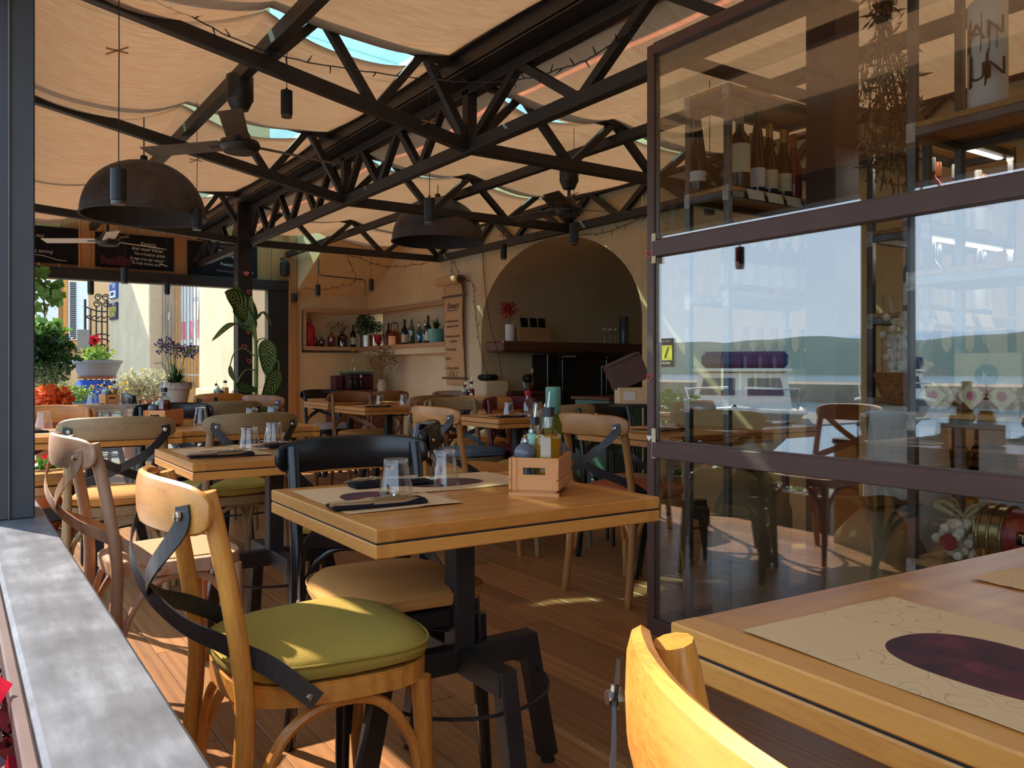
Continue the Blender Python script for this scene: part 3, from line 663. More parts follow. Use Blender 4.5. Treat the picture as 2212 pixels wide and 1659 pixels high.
chair(3.55, 7.70, 4, 'oak_brown', 'brown chair drawn up to the farthest table by the niche', None, 'oak_brown')
chair(3.86, 6.95, 120, 'oak_brown', 'brown chair at the right end of the far middle table', None, 'oak_brown')
chair(3.50, 4.96, 172, 'paint_red', 'dark red painted chair beyond the table under the arch', 'cushion_red', 'paint_red')
chair(3.06, 5.02, 180, 'oak_grey', 'grey oak chair with blue-grey cushion facing us beyond a table', 'cushion_blue')
chair(3.52, 5.63, -25, 'oak_honey', 'oak chair below the paper menu roll', 'cushion_tan')
chair(3.16, 3.44, 178, 'paint_black', 'black chair behind the stacked boxes near the jamb', None)
chair(1.48, 5.78, 2, 'oak_grey', 'grey oak chair in front of the flower pot table', 'cushion_tan')
chair(1.12, 5.05, 180, 'paint_black', 'blue-black chair behind the crate with red vinegar', None)
chair(.45, 5.03, 178, 'oak_honey', 'light oak chair facing us beside the grey post', 'cushion_tan')
chair(1.92, 7.72, 6, 'oak_gold', 'sunlit orange oak chair left of the black column', None)
chair(2.36, 6.92, -60, 'oak_brown', 'brown chair below the big variegated leaves', None)
chair(1.62, 8.15, -95, 'paint_black', 'small black chair right of the flower pot', None)
chair(.671, .212, -108, 'oak_gold', 'glossy golden chair back in the sun, nearest of all', 'cushion_olive')

# ================================================================ tables
def table(x0, y0, w, d, label, tilt=0.0, h=0.75):
    t = thing('dining_table', label, 'table', (x0 + w / 2, y0 + d / 2, 0), R(tilt)); th = 0.0275; g = 0.004
    top = B().rbox((0, 0, h - th / 2), (w, d, th), 0.0025).obj('tabletop', 'table_oak', t)
    for sx in (-1, 1): B().rbox((sx * (w / 2 - .0215), 0, h - th / 2), (.0445, d + .0006, th + .0008), 0.0025).obj('end_band', 'table_end', top)
    B().box((0, 0, h - th - g / 2), (w - .004, d - .004, g)).obj('shadow_gap', 'groove', t)
    low = B().rbox((0, 0, h - th - g - th / 2), (w, d, th), 0.0025).obj('leaf', 'table_edge', t)
    for sx in (-1, 1): B().rbox((sx * (w / 2 - .0215), 0, h - th - g - th / 2), (.0445, d + .0006, th + .0004), 0.0025).obj('end_band', 'table_end', low)
    B().rbox((0, 0, .505), (.058, .058, .37), .003).obj('column', 'steel_black', t)
    B().rbox((0, 0, h - 2 * th - g - .006), (.3, .3, .012), .003).obj('mounting_plate', 'steel_black', t)
    B().cyl((.05, .02, h - 2 * th - g - .03), (.24, .02, h - 2 * th - g - .03), .005).cyl((.24, .02, h - 2 * th - g - .03), (.255, .02, h - 2 * th - g - .03), .009).obj('lock_rod', 'steel_black', t)
    for k in range(4):
        a = k * math.pi / 2; c, s_ = math.cos(a), math.sin(a)
        B().beam((c * .02, s_ * .02, .335), (c * .225, s_ * .225, .335), .05, .06, r=.003).obj('arm', 'steel_black', t)
        lg = B().beam((c * .205, s_ * .205, .36), (c * .275, s_ * .275, .018), .045, .045, (-s_, c, 0), r=.003).obj('leg', 'steel_black', t)
        B().cyl((c * .277, s_ * .277, 0), (c * .277, s_ * .277, .022), .02, .014, 12).obj('foot', 'rubber', lg)
    B().tube([(.225 * math.cos(i * math.pi / 16), .225 * math.sin(i * math.pi / 16), .27) for i in range(33)], .005, 6, False).obj('ring', 'steel_black', t)
    return t
table(.688, 1.478, .757, .655, 'square oak table in front with crate of oil bottles', -0.5)
table(.668, 2.885, .757, .63, 'oak table behind the front table, one place laid')
table(.225, 4.43, .75, .66, 'oak table half behind the grey post, partly in sun')
table(.975, 4.47, .75, .66, 'oak table behind two grey-green chairs')
table(.72, .05, .83, .665, 'large oak table top in the right corner with printed mat', -2.5)
table(.775, 8.25, .66, .62, 'sunlit oak table below the blue cloth, with a crate')
table(1.98, 7.98, .72, .62, 'oak table by the black column with oil bottles')
table(2.855, 6.39, .75, .655, 'oak table far off in the middle of the room')
table(2.99, 7.55, .74, .65, 'farthest oak table before the niche, sunlit edge')
table(2.885, 4.40, .75, .66, 'oak table under the arch with two upturned tumblers')
table(2.785, 2.78, .75, .69, 'oak table cut off by the brown window jamb')
table(3.78, 5.95, .72, .62, 'oak table below the paper menu with amber bottle crate')
table(1.22, 6.12, .72, .62, 'oak table behind the blue-black chair')
table(1.20, 6.78, .72, .62, 'oak table that carries the flower pot')

# ================================================================ place settings
t = NT('placemat'); tc = t.n('TexCoord'); sp = t.n('SeparateXYZ'); t.l(tc.outputs['Object'], sp.inputs[0])
def mth(op, a, b=None, c=None):
    q = t.n('Math', operation=op)
    for i, v_ in enumerate((a, b, c)):
        if v_ is None: continue
        if isinstance(v_, (int, float)): q.inputs[i].default_value = v_
        else: t.l(v_, q.inputs[i])
    return q.outputs[0]
ex = mth('DIVIDE', mth('SUBTRACT', sp.outputs['X'], 0.02), 0.115); ey = mth('DIVIDE', mth('SUBTRACT', sp.outputs['Y'], 0.0), 0.078)
rr = mth('POWER', mth('ADD', mth('POWER', mth('ABSOLUTE', ex), 2.4), mth('POWER', mth('ABSOLUTE', ey), 2.4)), 0.4)
ins = mth('LESS_THAN', rr, 1.0)
n1 = t.noise(tc.outputs['Object'], 18, 5); wine = t.ramp(n1, [(0.35, S('#2e1d1f')), (0.55, S('#4e2026')), (0.7, S('#6e2c2f'))])
n2 = t.noise(tc.outputs['Object'], 14, 1); ln = mth('LESS_THAN', mth('ABSOLUTE', mth('SUBTRACT', mth('FRACT', mth('MULTIPLY', n2, 9.0)), 0.5)), 0.035)
n3 = t.noise(tc.outputs['Object'], 6, 1); ln2 = mth('MULTIPLY', ln, mth('GREATER_THAN', n3, 0.52))
paper = t.mix(mth('MULTIPLY', ln2, 0.45), S('#cfa878'), S('#6d5340'))
t.bsdf(t.mix(ins, paper, wine), 0.75, 0, n1, 0.04, 0.002)
mm = B().sheet(20, 14, lambda u, w: ((u - .5) * .405, (w - .5) * .285, .0012 + .0022 * max(0, abs(u - .5) * 2 - .8) * 5 * (1 if w > .6 else .25) + .0006 * math.sin(11 * u + 5 * w))).mesh('placemat', 'placemat', True)
fork_b = B(); fork_b.tube(curve_pts([(-.095, 0, .002), (-.04, 0, .004), (.02, 0, .006), (.035, 0, .004), (.05, 0, .003)], 4), [.0055] * 6 + [.003] * 6 + [.008, .009, .010, .0105, .0105], 8, True, .28)
for k in range(4): fork_b.tube([(.05, (k - 1.5) * .0055, .003), (.08, (k - 1.5) * .0058, .007), (.10, (k - 1.5) * .0055, .004)], [.0018, .0015, .0008], 5)
fork_m = fork_b.mesh('fork', 'chrome', True)
knife_m = B().tube([(-.11, 0, .002), (-.02, 0, .002), (-.01, 0, .002)], [.006, .0065, .004], 8, True, .4).tube([(-.01, 0, .002), (.06, .002, .002), (.10, .005, .002)], [.009, .009, .001], 6, True, .12).mesh('knife', 'chrome', True)
pouch_m = B().rbox((0, 0, .004), (.225, .062, .008), .002).mesh('napkin', 'napkin_black')
flap_m = B().rbox((.01, 0, .0095), (.20, .045, .003), .001).mesh('fold', 'napkin_black')
tum_out = [(.0415, 0), (.0418, .004), (.0405, .02), (.0365, .045), (.0325, .066), (.0305, .078), (.0303, .094), (.0285, .098)]
tum_in = [(.002, .0885), (.027, .088), (.0285, .080), (.0300, .066), (.0340, .045), (.0380, .02), (.0393, .001)]
tb = B(); pr = tum_in + [(.0415, 0)]
tb.lathe(tum_out[:2], 40, cap0=False, cap1=False); tb.lathe([(r_ * (1.012 if 0 < i_ < 5 else 1), z_) for i_, (r_, z_) in enumerate(tum_out[1:6])], 40, cap0=False, cap1=False, flute=.045, nf=10); tb.lathe(tum_out[5:], 40, cap0=False); tb.lathe(pr, 40, cap0=True, cap1=False)
tum_m = tb.mesh('tumbler', 'tumbler_glass', True)
tf = B().lathe([(.027, .0895), (.0285, .0975)], 32).mesh('thick_base', 'glass_plain', True)
def tumbler(x, y, label, z=.75):
    o = tag(link('tumbler', tum_m, None, (x, y, z + .002), random.random()), label, 'glass', 'upturned tumblers'); link('thick_base', tf, o); return o
def setting(x, y, deg, where, tum=(.0, .12), nap=(0.0, -.11, 3), z=.75, parts='mtn'):
    a = R(deg); c, s_ = math.cos(a), math.sin(a); L = lambda u, v_: (x + c * u - s_ * v_, y + s_ * u + c * v_)
    if 'm' in parts: tag(link('placemat', mm, None, (x, y, z + .0005), a), 'brown paper placemat with dark wine oval, ' + where, 'placemat', 'paper placemats')
    if 't' in parts: tumbler(*L(*tum), 'clear upturned tumbler, ' + where, z)
    if 'n' in parts:
        px, py = L(nap[0], nap[1]); na = tag(link('napkin', pouch_m, None, (px, py, z + .0045), a + R(nap[2])), 'black folded napkin pouch, ' + where, 'napkin', 'black napkins'); link('fold', flap_m, na)
        q = tag(link('fork', fork_m, None, (px + .012 * c, py + .012 * s_, z + .0165), a + R(nap[2] + 4)), 'steel fork on a black napkin, ' + where, 'fork', 'forks'); q.rotation_euler[1] = R(-3)
        q = tag(link('knife', knife_m, None, (px + .03 * c + .012 * s_, py + .03 * s_ - .012 * c, z + .0165), a + R(nap[2] - 2)), 'steel knife on a black napkin, ' + where, 'knife', 'knives')
setting(.855, 1.865, -92, 'left end of the front table', (.065, .032), (.135, -.045, 88))
setting(1.15, 2.00, 179, 'far side of the front table', (.055, .068), (.17, -.02, -3))
setting(.845, 3.22, -90, 'left end of the second table', (.10, .08), (.165, -.04, 88))
setting(1.15, 3.37, 180, 'far side of the second table', (.05, .0), (.0, .10, 2))
setting(.905, .445, -94, 'near end of the corner table', (.1, .2), (.0, .2, 90), parts='m')
setting(1.38, .42, 86, 'far end of the corner table', (.1, -.4), (-.17, -.01, 95), parts='mn')
setting(.42, 4.80, 180, 'table beside the grey post', (.02, -.17), (.13, .05, 4))
setting(1.40, 4.68, 0, 'table behind the grey-green chairs', (.03, .10), (.0, -.1, 2), parts='mt')
tumbler(1.60, 4.92, 'clear upturned tumbler right of the grey-green chair backs'); tumbler(1.20, 5.00, 'clear upturned tumbler beside the red vinegar crate')
setting(3.10, 4.72, -88, 'left end of the table under the arch', (.03, .06), (.15, .0, 90))
tumbler(3.34, 4.60, 'clear upturned tumbler on the table under the arch, behind the green bottle')
setting(3.05, 6.66, -90, 'far middle table', (.02, .06), (.15, -.02, 88))
tumbler(3.42, 6.80, 'clear upturned tumbler at the right of the far middle table')
setting(3.20, 7.88, -88, 'farthest table by the niche', (.03, .08), (.12, .0, 90))
setting(3.02, 3.20, -88, 'table cut off by the window jamb', (.02, .1), (.14, .02, 92))
tumbler(3.30, 3.40, 'clear upturned tumbler behind the honey oak chair'); tumbler(3.92, 6.20, 'clear upturned tumbler below the paper menu roll')
tumbler(1.06, 8.42, 'clear sunlit tumbler on the far street-side table')
tumbler(2.16, 8.12, 'clear tumbler on the table by the black column')

# ================================================================ crates with oil, vinegar, mills
def crate(x, y, deg, label, z=.75):
    t = thing('condiment_crate', label, 'crate', (x, y, z), R(deg), 'condiment crates'); w, d, h = .126, .205, .094
    for sg in (-1, 1):
        b = B(); q = .008
        for xa, xb, za, zb in ((-w / 2 + .006, w / 2 - .006, .014, .052), (-w / 2 + .006, w / 2 - .006, .070, h), (-w / 2 + .006, -.028, .052, .070), (.028, w / 2 - .006, .052, .070)):
            b.box(((xa + xb) / 2, sg * (d / 2 - .012), (za + zb) / 2), (xb - xa, q, zb - za))
        b.obj('end_panel', 'crate_wood', t)
        for zz in (.027, .0525, .0785): B().rbox((sg * (w / 2 - .003), 0, zz), (.006, d, .0235 if zz < .07 else .031), .001).obj('slat', 'crate_wood', t)
        for ex in (-1, 1): B().box((ex * (w / 2 - .012), sg * (d / 2 - .0085), h / 2 + .006), (.012, .007, h - .014)).obj('corner_block', 'crate_wood', t)
    B().box((0, 0, .011), (w - .014, d - .024, .006)).obj('base', 'crate_wood', t)
    for sg in (-1, 1): B().box((0, sg * (d / 2 - .010), .004), (w, .02, .008)).obj('runner', 'crate_wood', t)
    for k in (-.039, 0, .039): B().box((k, 0, .004), (.01, d - .04, .008)).obj('runner', 'groove', t)
    return t
def oil_bottle(x, y, z, deg, liq, label, h=.165, r=.026, level=.6, stopper='foil_black'):
    t = thing('oil_bottle', label, 'bottle', (x, y, z), R(deg))
    pf = [(r * .92, 0), (r, .006), (r, h * .62), (r * .84, h * .69), (r * .46, h * .76), (r * .43, h * .90), (r * .48, h * .91), (r * .48, h * .94)]
    B().lathe(pf, 8).obj('flask', 'bottle_clear', t, True)
    B().lathe([(r * .90, .003), (r * .97, .008), (r * .97, h * .615), (r * .84, h * .675)], 8).obj('liquid', liq, t, True)
    B().cyl((0, 0, h * .90), (0, 0, h), r * .52, r * .50, 14).cyl((0, 0, h), (0, 0, h * 1.02), r * .54, r * .54, 14).obj('stopper', stopper, t)
    sp_ = B().cyl((0, 0, h * 1.0), (0.004, 0, h * 1.22), .0035, .002, 6).obj('spout', 'chrome', t); return t
def mill(x, y, z, m, label, r=.026, lift=.0):
    t = thing('pepper_mill', label, 'mill', (x, y, z)); B().ball((0, 0, lift + r * .9), r, 20, 12, (1, 1, .9)).obj('body', m, t, True)
    if lift: B().lathe([(r * .75, 0), (r * .75, lift * .3), (r * .5, lift * .7), (r * .6, lift + r * .4)], 18).obj('foot', m, t, True)
    B().lathe([(.006, lift + r * 1.74), (.009, lift + r * 1.85), (.009, lift + r * 2.1), (.005, lift + r * 2.2), (.007, lift + r * 2.4), (.003, lift + r * 2.5)], 12).obj('knob', 'chrome', t, True); return t
def tall_bottle(x, y, z, label, h=.235):
    t = thing('olive_oil_bottle', label, 'bottle', (x, y, z)); r = .024
    B().lathe([(r, 0), (r, h * .60), (r * .62, h * .70), (r * .6, h * .76)], 4, M=Matrix.Rotation(R(45), 3, 'Z')).obj('flask', 'oil_green', t)
    B().lathe([(.019, h * .72), (.020, h * .73), (.020, h * .99), (.017, h)], 20).obj('cap', 'green_cap', t, True)
    B().box((.0, -.0175, h * .33), (.022, .001, h * .36)).obj('label', 'label_cream', t); return t
def crate_set(x, y, deg, where, red=False, z=.75, tall=False):
    crate(x, y, deg, 'small slatted wooden condiment crate, ' + where, z); a = R(deg); c, s_ = math.cos(a), math.sin(a); L = lambda u, v_: (x + c * u - s_ * v_, y + s_ * u + c * v_)
    zz = z + .0145
    oil_bottle(*L(.026, -.045), zz, deg + 22, 'vinegar' if red else 'oil', ('red vinegar' if red else 'golden oil') + ' in a glass bottle, ' + where, .20, .034)
    oil_bottle(*L(-.028, .055), zz, deg, 'oil_green' if red else 'vinegar', ('pale oil' if red else 'dark vinegar') + ' in a back bottle, ' + where, .17, .026)
    mill(*L(-.030, -.058), zz, 'ceramic_grey', 'round dark grey pepper mill, ' + where, .029, .062); mill(*L(-.026, .004), zz, 'ceramic_mint', 'round mint salt mill, ' + where, .029, .082)
    if tall:
        tall_bottle(*L(.026, .03), zz, 'tall olive oil bottle with dark green cap, ' + where, .255)
        o = B().rbox((0, 0, .0), (.012, .012, .2), .002).obj('chopstick_sleeve', 'cream_plastic', None, False, (*L(.005, .055), zz + .11)); tag(o, 'cream paper sleeve standing behind the oil bottle, ' + where, 'sleeve')
crate_set(1.266, 1.728, -47, 'on the front table', tall=True)
crate_set(.985, 4.93, -40, 'behind the grey-green chair', True)
crate_set(1.22, 8.52, 8, 'on the sunlit street table')
crate_set(2.20, 8.36, 5, 'beside the black column')
crate_set(3.88, 6.42, -30, 'below the paper menu', True)

# ================================================================ lamps
def dome(p, label, r=.385, hang=2.75):
    t = thing('dome_lamp', label, 'lamp', (p[0], p[1], p[2])); n = 14; rise = .36
    out = [(r * math.cos(math.pi / 2 * i / n) ** .92 if i < n else .02, rise * math.sin(math.pi / 2 * i / n)) for i in range(n + 1)]
    B().lathe([(r + .008, 0), (r + .008, .012)] + [(a, b + .012) for a, b in out], 48, cap0=False).obj('shade', 'dome_brown', t, True)
    B().lathe([(r + .006, 0)] + [(max(.01, a - .008), b + .004) for a, b in out], 48, cap0=False).obj('lining', 'dome_inside', t, True)
    B().tube([(0, 0, rise), (0, 0, hang - p[2])], .004, 6).obj('cord', 'lamp_black', t)
    B().cyl((0, 0, rise - .16), (0, 0, rise - .02), .03, .022).obj('lamp_holder', 'lamp_black', t)
    B().cyl((0, 0, rise), (0, 0, rise + .05), .03, .02).obj('cap', 'lamp_black', t)
    return t
dome((1.05, 5.876, 2.075), 'big matt brown dome lamp hanging on the left before the chalkboards')
dome((3.40, 6.12, 2.15), 'big matt brown dome lamp hanging in the middle before the arch')
def pendant(p, label, top=2.72, sl=.135, r=.030, peg=None):
    t = thing('cylinder_lamp', label, 'lamp', p, 0, 'cylinder pendant lamps')
    B().lathe([(r * .88, 0), (r * .88, .012), (r, .014), (r, sl), (r * .2, sl + .002), (r * .2, sl + .014), (.003, sl + .018)], 24).obj('tube', 'lamp_black', t, True)
    B().lathe([(r * .9, -.003), (r * .9, .010)], 24).obj('ring', 'lamp_ring', t, True)
    B().tube([(0, 0, sl + .01), (.002, .001, (top - p[2] + sl) / 2), (0, 0, top - p[2])], .0022, 5).obj('cord', 'lamp_black', t)
    if peg:
        q = thing('clothes_peg', 'clothes peg on the ' + label, 'peg', (p[0], p[1], p[2] + peg)); 
        for s_ in (-1, 1): B().beam((-.045, 0, -.012 * s_ - .01), (.035, 0, .012 * s_ + .01), .007, .005).obj('prong', 'pine_x', q)
    return t
pend = [((.541, 3.545, 1.718), 'black cylinder lamp nearest, in front of the left dome', 2.83, .6), ((1.435, 4.19, 2.378), 'black cylinder lamp high up right of the near fan', 2.72, None),
        ((1.31, 5.553, 1.975), 'black cylinder lamp overlapping the right rim of the left dome', 2.62, .45), ((2.133, 3.931, 1.857), 'black cylinder lamp in front of the middle dome', 2.66, .55),
        ((3.334, 4.191, 1.882), 'black cylinder lamp at the left shoulder of the arch', 2.5, .32), ((4.224, 6.353, 2.10), 'small black cylinder lamp above the paper menu', 2.5, .22),
        ((4.086, 8.962, 2.009), 'small black cylinder lamp before the niche plants', 2.58, None), ((3.675, 9.60, 1.974), 'small black cylinder lamp over the back wall niche', 2.60, None),
        ((1.233, 7.771, 1.82), 'black cylinder lamp below the middle chalkboard', 2.6, .4), ((1.922, 9.455, 1.89), 'black cylinder lamp in front of the street gate', 2.6, None), ((1.144, 9.156, 1.826), 'black cylinder lamp beside the street window', 2.6, None),
        ((3.35, 3.05, 1.90), 'black cylinder lamp seen through the upper shop pane', 2.55, None)]
for p, l, tp, pg in pend: pendant(p, l, (zl(p[0]) if p[0] < GX else zr(p[0])) - .06, peg=pg)

# ================================================================ ceiling fans
def fan(p, label, top, rot, white=False, can=True):
    t = thing('ceiling_fan', label, 'fan', p, R(rot)); bl = 'fan_white' if white else 'fan_blade'
    B().lathe([(.03, -.035), (.085, -.035), (.105, -.015), (.108, .0), (.10, .02), (.06, .032), (.055, .06), (.03, .09), (.012, .10)], 32).obj('motor', 'fan_metal', t, True)
    B().lathe([(.06, -.045), (.085, -.040), (.085, -.034)], 32).obj('end_cap', 'dome_inside', t, True)
    B().cyl((0, 0, .09), (0, 0, top - p[2] - .16), .013, .013, 12).obj('rod', 'fan_metal', t)
    cz = top - p[2]
    B().lathe([(.02, cz - .19), (.045, cz - .185), (.065, cz - .14), (.072, cz - .13), (.072, cz - .005), (.066, cz)], 28).obj('canopy', 'fan_metal', t, True)
    for k in range(3):
        a = 2 * math.pi * k / 3; M = Matrix.Rotation(a, 3, 'Z'); Q = M @ Matrix.Rotation(R(12), 3, 'X')
        b = B().rbox(M @ Vector((.35, 0, .006)), (.50, .115, .006), .002, Q).obj('blade', bl, t)
        B().rbox(M @ Vector((.13, 0, .004)), (.12, .035, .006), .002, Q).obj('bracket', 'fan_metal', b)
    return t
fan((1.29, 4.523, 2.285), 'dark three-blade ceiling fan nearest, left of the centre', 2.66, 250)
fan((3.85, 4.90, 2.275), 'dark ceiling fan before the arch', 2.62, 100)
fan((1.21, 8.534, 2.28), 'ceiling fan with pale blades in front of the chalkboards', 2.66, 146, True)

# ================================================================ string lights
def fairy(pts, label, step=.075, seed=1):
    rg = random.Random(seed); P = curve_pts(pts, 12); t = thing('string_lights', label, 'string lights')
    B().tube([p + Vector((rg.uniform(-.004, .004), rg.uniform(-.004, .004), rg.uniform(-.004, .004))) for p in P], .0032, 5).obj('wire', 'iron', t)
    acc = 0; k = 0; bb_ = B().cyl((0, 0, 0), (0, 0, .022), .0035, .0035, 5).cyl((0, 0, .022), (0, 0, .040), .003, .002, 5).mesh('bulb', 'iron')
    for i in range(1, len(P)):
        acc += (P[i] - P[i - 1]).length
        if acc > step:
            acc = 0; o = link('bulb', bb_, t, P[i]); o.rotation_euler = (rg.uniform(-.9, .9) + (3.14 if k % 2 else 0), rg.uniform(-.9, .9), 0); k += 1
    return t
fairy([(.30, 3.90, 2.98), (.8, 3.93, 2.72), (1.3, 3.95, 2.60), (1.9, 3.75, 2.55), (2.3, 3.45, 2.52), (2.42, 3.0, 2.50), (2.40, 2.6, 2.52)], 'black fairy light string drooping below the nearest truss', .07, 1)
fairy([(WX - .06, 5.85, 2.28), (WX - .06, 5.3, 2.23), (WX - .06, 4.9, 2.28), (WX - .05, 4.3, 2.34)], 'fairy light string along the wall girder over the arch', .09, 2)
fairy([(3.62, YB - .25, 2.10), (3.75, 9.6, 2.06), (3.9, 9.0, 2.12), (3.5, 8.25, 2.29), (3.9, 8.2, 2.20), (4.4, 8.15, 2.27)], 'fairy light string over the plaster corner', .09, 3)
fairy([(WX - .03, 7.95, 2.32), (WX - .03, 7.93, 2.15), (WX - .03, 7.9, 2.05)], 'short fairy light string hanging at the paper roll', .06, 4)
fairy([(WX - .03, 7.92, 2.32), (WX - .03, 7.75, 2.10), (WX - .03, 7.50, 2.00), (WX - .03, 7.46, 1.85), (WX - .03, 7.42, 1.6), (WX - .03, 7.30, 1.2), (WX - .04, 7.15, 1.0)], 'fairy light string trailing down beside the paper menu', .08, 5)
o = B().tube(curve_pts([(WX - .02, 7.30, 2.3), (WX - .02, 7.28, 2.05), (WX - .02, 7.18, 1.6), (WX - .03, 6.98, 1.2), (WX - .05, 6.9, 1.0)], 6), .004, 6).obj('power_cable', 'iron'); tag(o, 'black power cable slanting down the edge of the arch', 'cable')
o = B().tube([(3.62, YB - .8, 2.4), (3.62, YB - .8, 2.30), (3.62, YB - .8, 2.22), (3.66, YB - .8, 2.205), (4.18, YB - .8, 2.19), (4.22, YB - .8, 2.17), (4.22, YB - .8, 2.0)], .008, 8).obj('copper_pipe', 'steel_raw'); tag(o, 'thin bent metal pipe in the plaster corner above the niche', 'pipe')

# ================================================================ chalkboards over the street opening
def chalkboard(x0, x1, z0, z1, label):
    t = thing('chalkboard', label, 'chalkboard', ((x0 + x1) / 2, YB + .02, (z0 + z1) / 2)); w, h = x1 - x0, z1 - z0
    B().rbox((0, 0, 0), (w, .018, h), .003).obj('panel', 'board_black', t); return t, w, h
RB = (R(90), 0, 0)
def chalk_lines(t, lines, m='chalk'):
    for s, x_, z_, sz in lines: text('chalk_writing', s, sz * .92, m, t, (x_, -.011, z_), (R(90), R(3), 0), .3, sx=.78)
lz = lambda py: aty(300, py, YB).z
t, w, h = chalkboard(.25, 1.155, 2.24, 2.635, 'black chalkboard with flourish, cut off by the grey post')
chalk_lines(t, [('se magla   na nos', -.25, .09, .075), ('Kar ali   ni   vec', -.30, .0, .07), ('Boljša Pavlaha, normaj', -.22, -.075, .066), ('lak', -.26, -.15, .06)])
B().tube(curve_pts([(.02, -.012, -.12), (.12, -.012, -.125), (.25, -.012, -.16), (.34, -.012, -.165)], 5), .004, 4).obj('flourish', 'chalk', t)
t, w, h = chalkboard(1.325, 2.155, 2.235, 2.625, 'black chalkboard with red drawing behind the pale-bladed fan')
chalk_lines(t, [('Kantaric:', .05, .08, .066), ('brez mued Vidrian', -.04, .025, .062), ('Vse ni buttnat skladu', -.02, -.03, .056), ('In tegn bres nak vidorju"', -.06, -.085, .052), ('"Ta tvoja trudna mulu"', -.06, -.135, .052)])
B().prism([(-.36, -.16), (-.05, -.17), (-.06, -.10), (-.16, -.05), (-.24, -.09), (-.30, -.10), (-.36, -.05)], 0, .002, Matrix(((1, 0, 0, 0), (0, 0, 1, -.012), (0, 1, 0, 0), (0, 0, 0, 1)))).obj('red_drawing', 'board_wine', t)
B().prism([(-.37, .08), (-.20, .11), (-.18, .17), (-.37, .17)], 0, .002, Matrix(((1, 0, 0, 0), (0, 0, 1, -.012), (0, 1, 0, 0), (0, 0, 0, 1)))).obj('red_drawing', 'board_wine', t)
q = B().cyl((.26, -.02, -.12), (.34, -.02, -.145), .006, .006, 8).obj('chalk_stick', 'chalk', t)
t, w, h = chalkboard(2.31, 3.135, 2.215, 2.615, 'black chalkboard with pink writing partly behind the column')
chalk_lines(t, [('"Na grehi en gre v', -.14, .10, .062), ('nego vin gre v usti', -.05, .045, .058), ('Premium pijd a grem', -.04, -.07, .058)])
chalk_lines(t, [('ANDREJ FLEISS PRAVI:', -.12, .155, .03), ('PINADRANC KOFERHOV', -.08, -.145, .036)], 'chalk_pink')
B().prism([(-.37, -.04), (-.14, -.04), (-.10, .0), (-.22, .0), (-.25, .08), (-.29, .08), (-.31, .0)], 0, .002, Matrix(((1, 0, 0, 0), (0, 0, 1, -.012), (0, 1, 0, 0), (0, 0, 0, 1)))).obj('red_drawing', 'board_wine', t)
B().cyl((.30, -.02, -.13), (.36, -.02, -.145), .006, .006, 8).obj('chalk_stick', 'chalk', t)
# wall speaker and camera
t = thing('wall_speaker', 'black spotlight under the roof beside the third chalkboard', 'spotlight', (3.44, YB - .12, 2.34)); B().lathe([(.045, -.09), (.06, -.07), (.06, .07), (.03, .10)], 20).obj('housing', 'lamp_black', t, True); B().tube([(0, 0, .09), (0, .05, .14), (0, .16, .14)], .01, 8).obj('bracket', 'lamp_black', t)
t = thing('wall_sensor', 'small black lamp on the timber post', 'lamp', (3.57, YB - .10, 1.99)); B().lathe([(.032, -.05), (.038, -.045), (.038, .045), (.03, .05)], 18).obj('housing', 'lamp_black', t, True); B().box((0, .015, 0), (.04, .03, .03)).obj('bracket', 'lamp_black', t)

# ================================================================ paper menu roll on the pier
t = thing('paper_menu_roll', 'brown paper roll hung out as a handwritten dessert menu', 'menu', (WX, 0, 0))
B().cyl((-.085, 8.14, 2.055), (-.085, 7.66, 2.055), .050, .050, 24).obj('roll', 'kraft', t, True)
B().cyl((-.085, 7.66, 2.055), (-.085, 7.58, 2.055), .018, .018, 14).obj('spindle', 'steel_black', t); B().cyl((-.085, 7.655, 2.055), (-.085, 7.648, 2.055), .048, .048, 24).obj('roll_core', 'stem_brown', t)
B().sheet(8, 24, lambda u, v_: (-.045 - .010 * math.sin(v_ * 5) + (.035 * max(0, 1 - v_ * 8)) * -1, 8.05 - .40 * u + .012 * math.sin(v_ * 4), 2.03 - 1.12 * v_)).obj('paper', 'kraft', t, True).modifiers.new('thickness', 'SOLIDIFY').thickness = .0015
for z in (1.885, .985): B().rbox((-.055, 7.85, z), (.018, .50, .024), .003).obj('clamp_bar', 'stem_brown', t)
RX = (R(90), 0, R(-90))
for s, y_, z_, sz in (('Desert', 7.98, 1.75, .095), ('-Torta brez moke z', 8.035, 1.60, .042), ('pomaranč. nadev', 7.99, 1.545, .040), ('-Panakota po domače', 8.035, 1.435, .040), ('z jagodami', 7.93, 1.38, .040), ('-Torta mascarp.', 8.035, 1.29, .042), ('-Kozji sir', 8.035, 1.19, .042), ('-La crème po sadjevo', 8.035, 1.085, .038)):
    text('handwriting', s, sz, 'ink', t, (-.062, y_, z_), RX, .15, sx=.92)
B().tube([(-.062, 7.99, 1.725), (-.062, 7.76, 1.735)], .004, 5).obj('underline', 'ink', t)
cake = B(); 
for (ya, za, yb_, zb) in ((7.93, 1.03, 7.83, 1.03), (7.93, 1.01, 7.83, 1.01), (7.93, 1.045, 7.83, 1.045), (7.93, 1.0, 7.93, 1.06), (7.83, 1.0, 7.83, 1.05), (7.93, 1.06, 7.90, 1.075), (7.90, 1.075, 7.83, 1.05), (7.78, 1.0, 7.765, 1.06)): cake.cyl((-.062, ya, za), (-.062, yb_, zb), .0025, .0025, 5)
cake.obj('cake_drawing', 'ink', t)

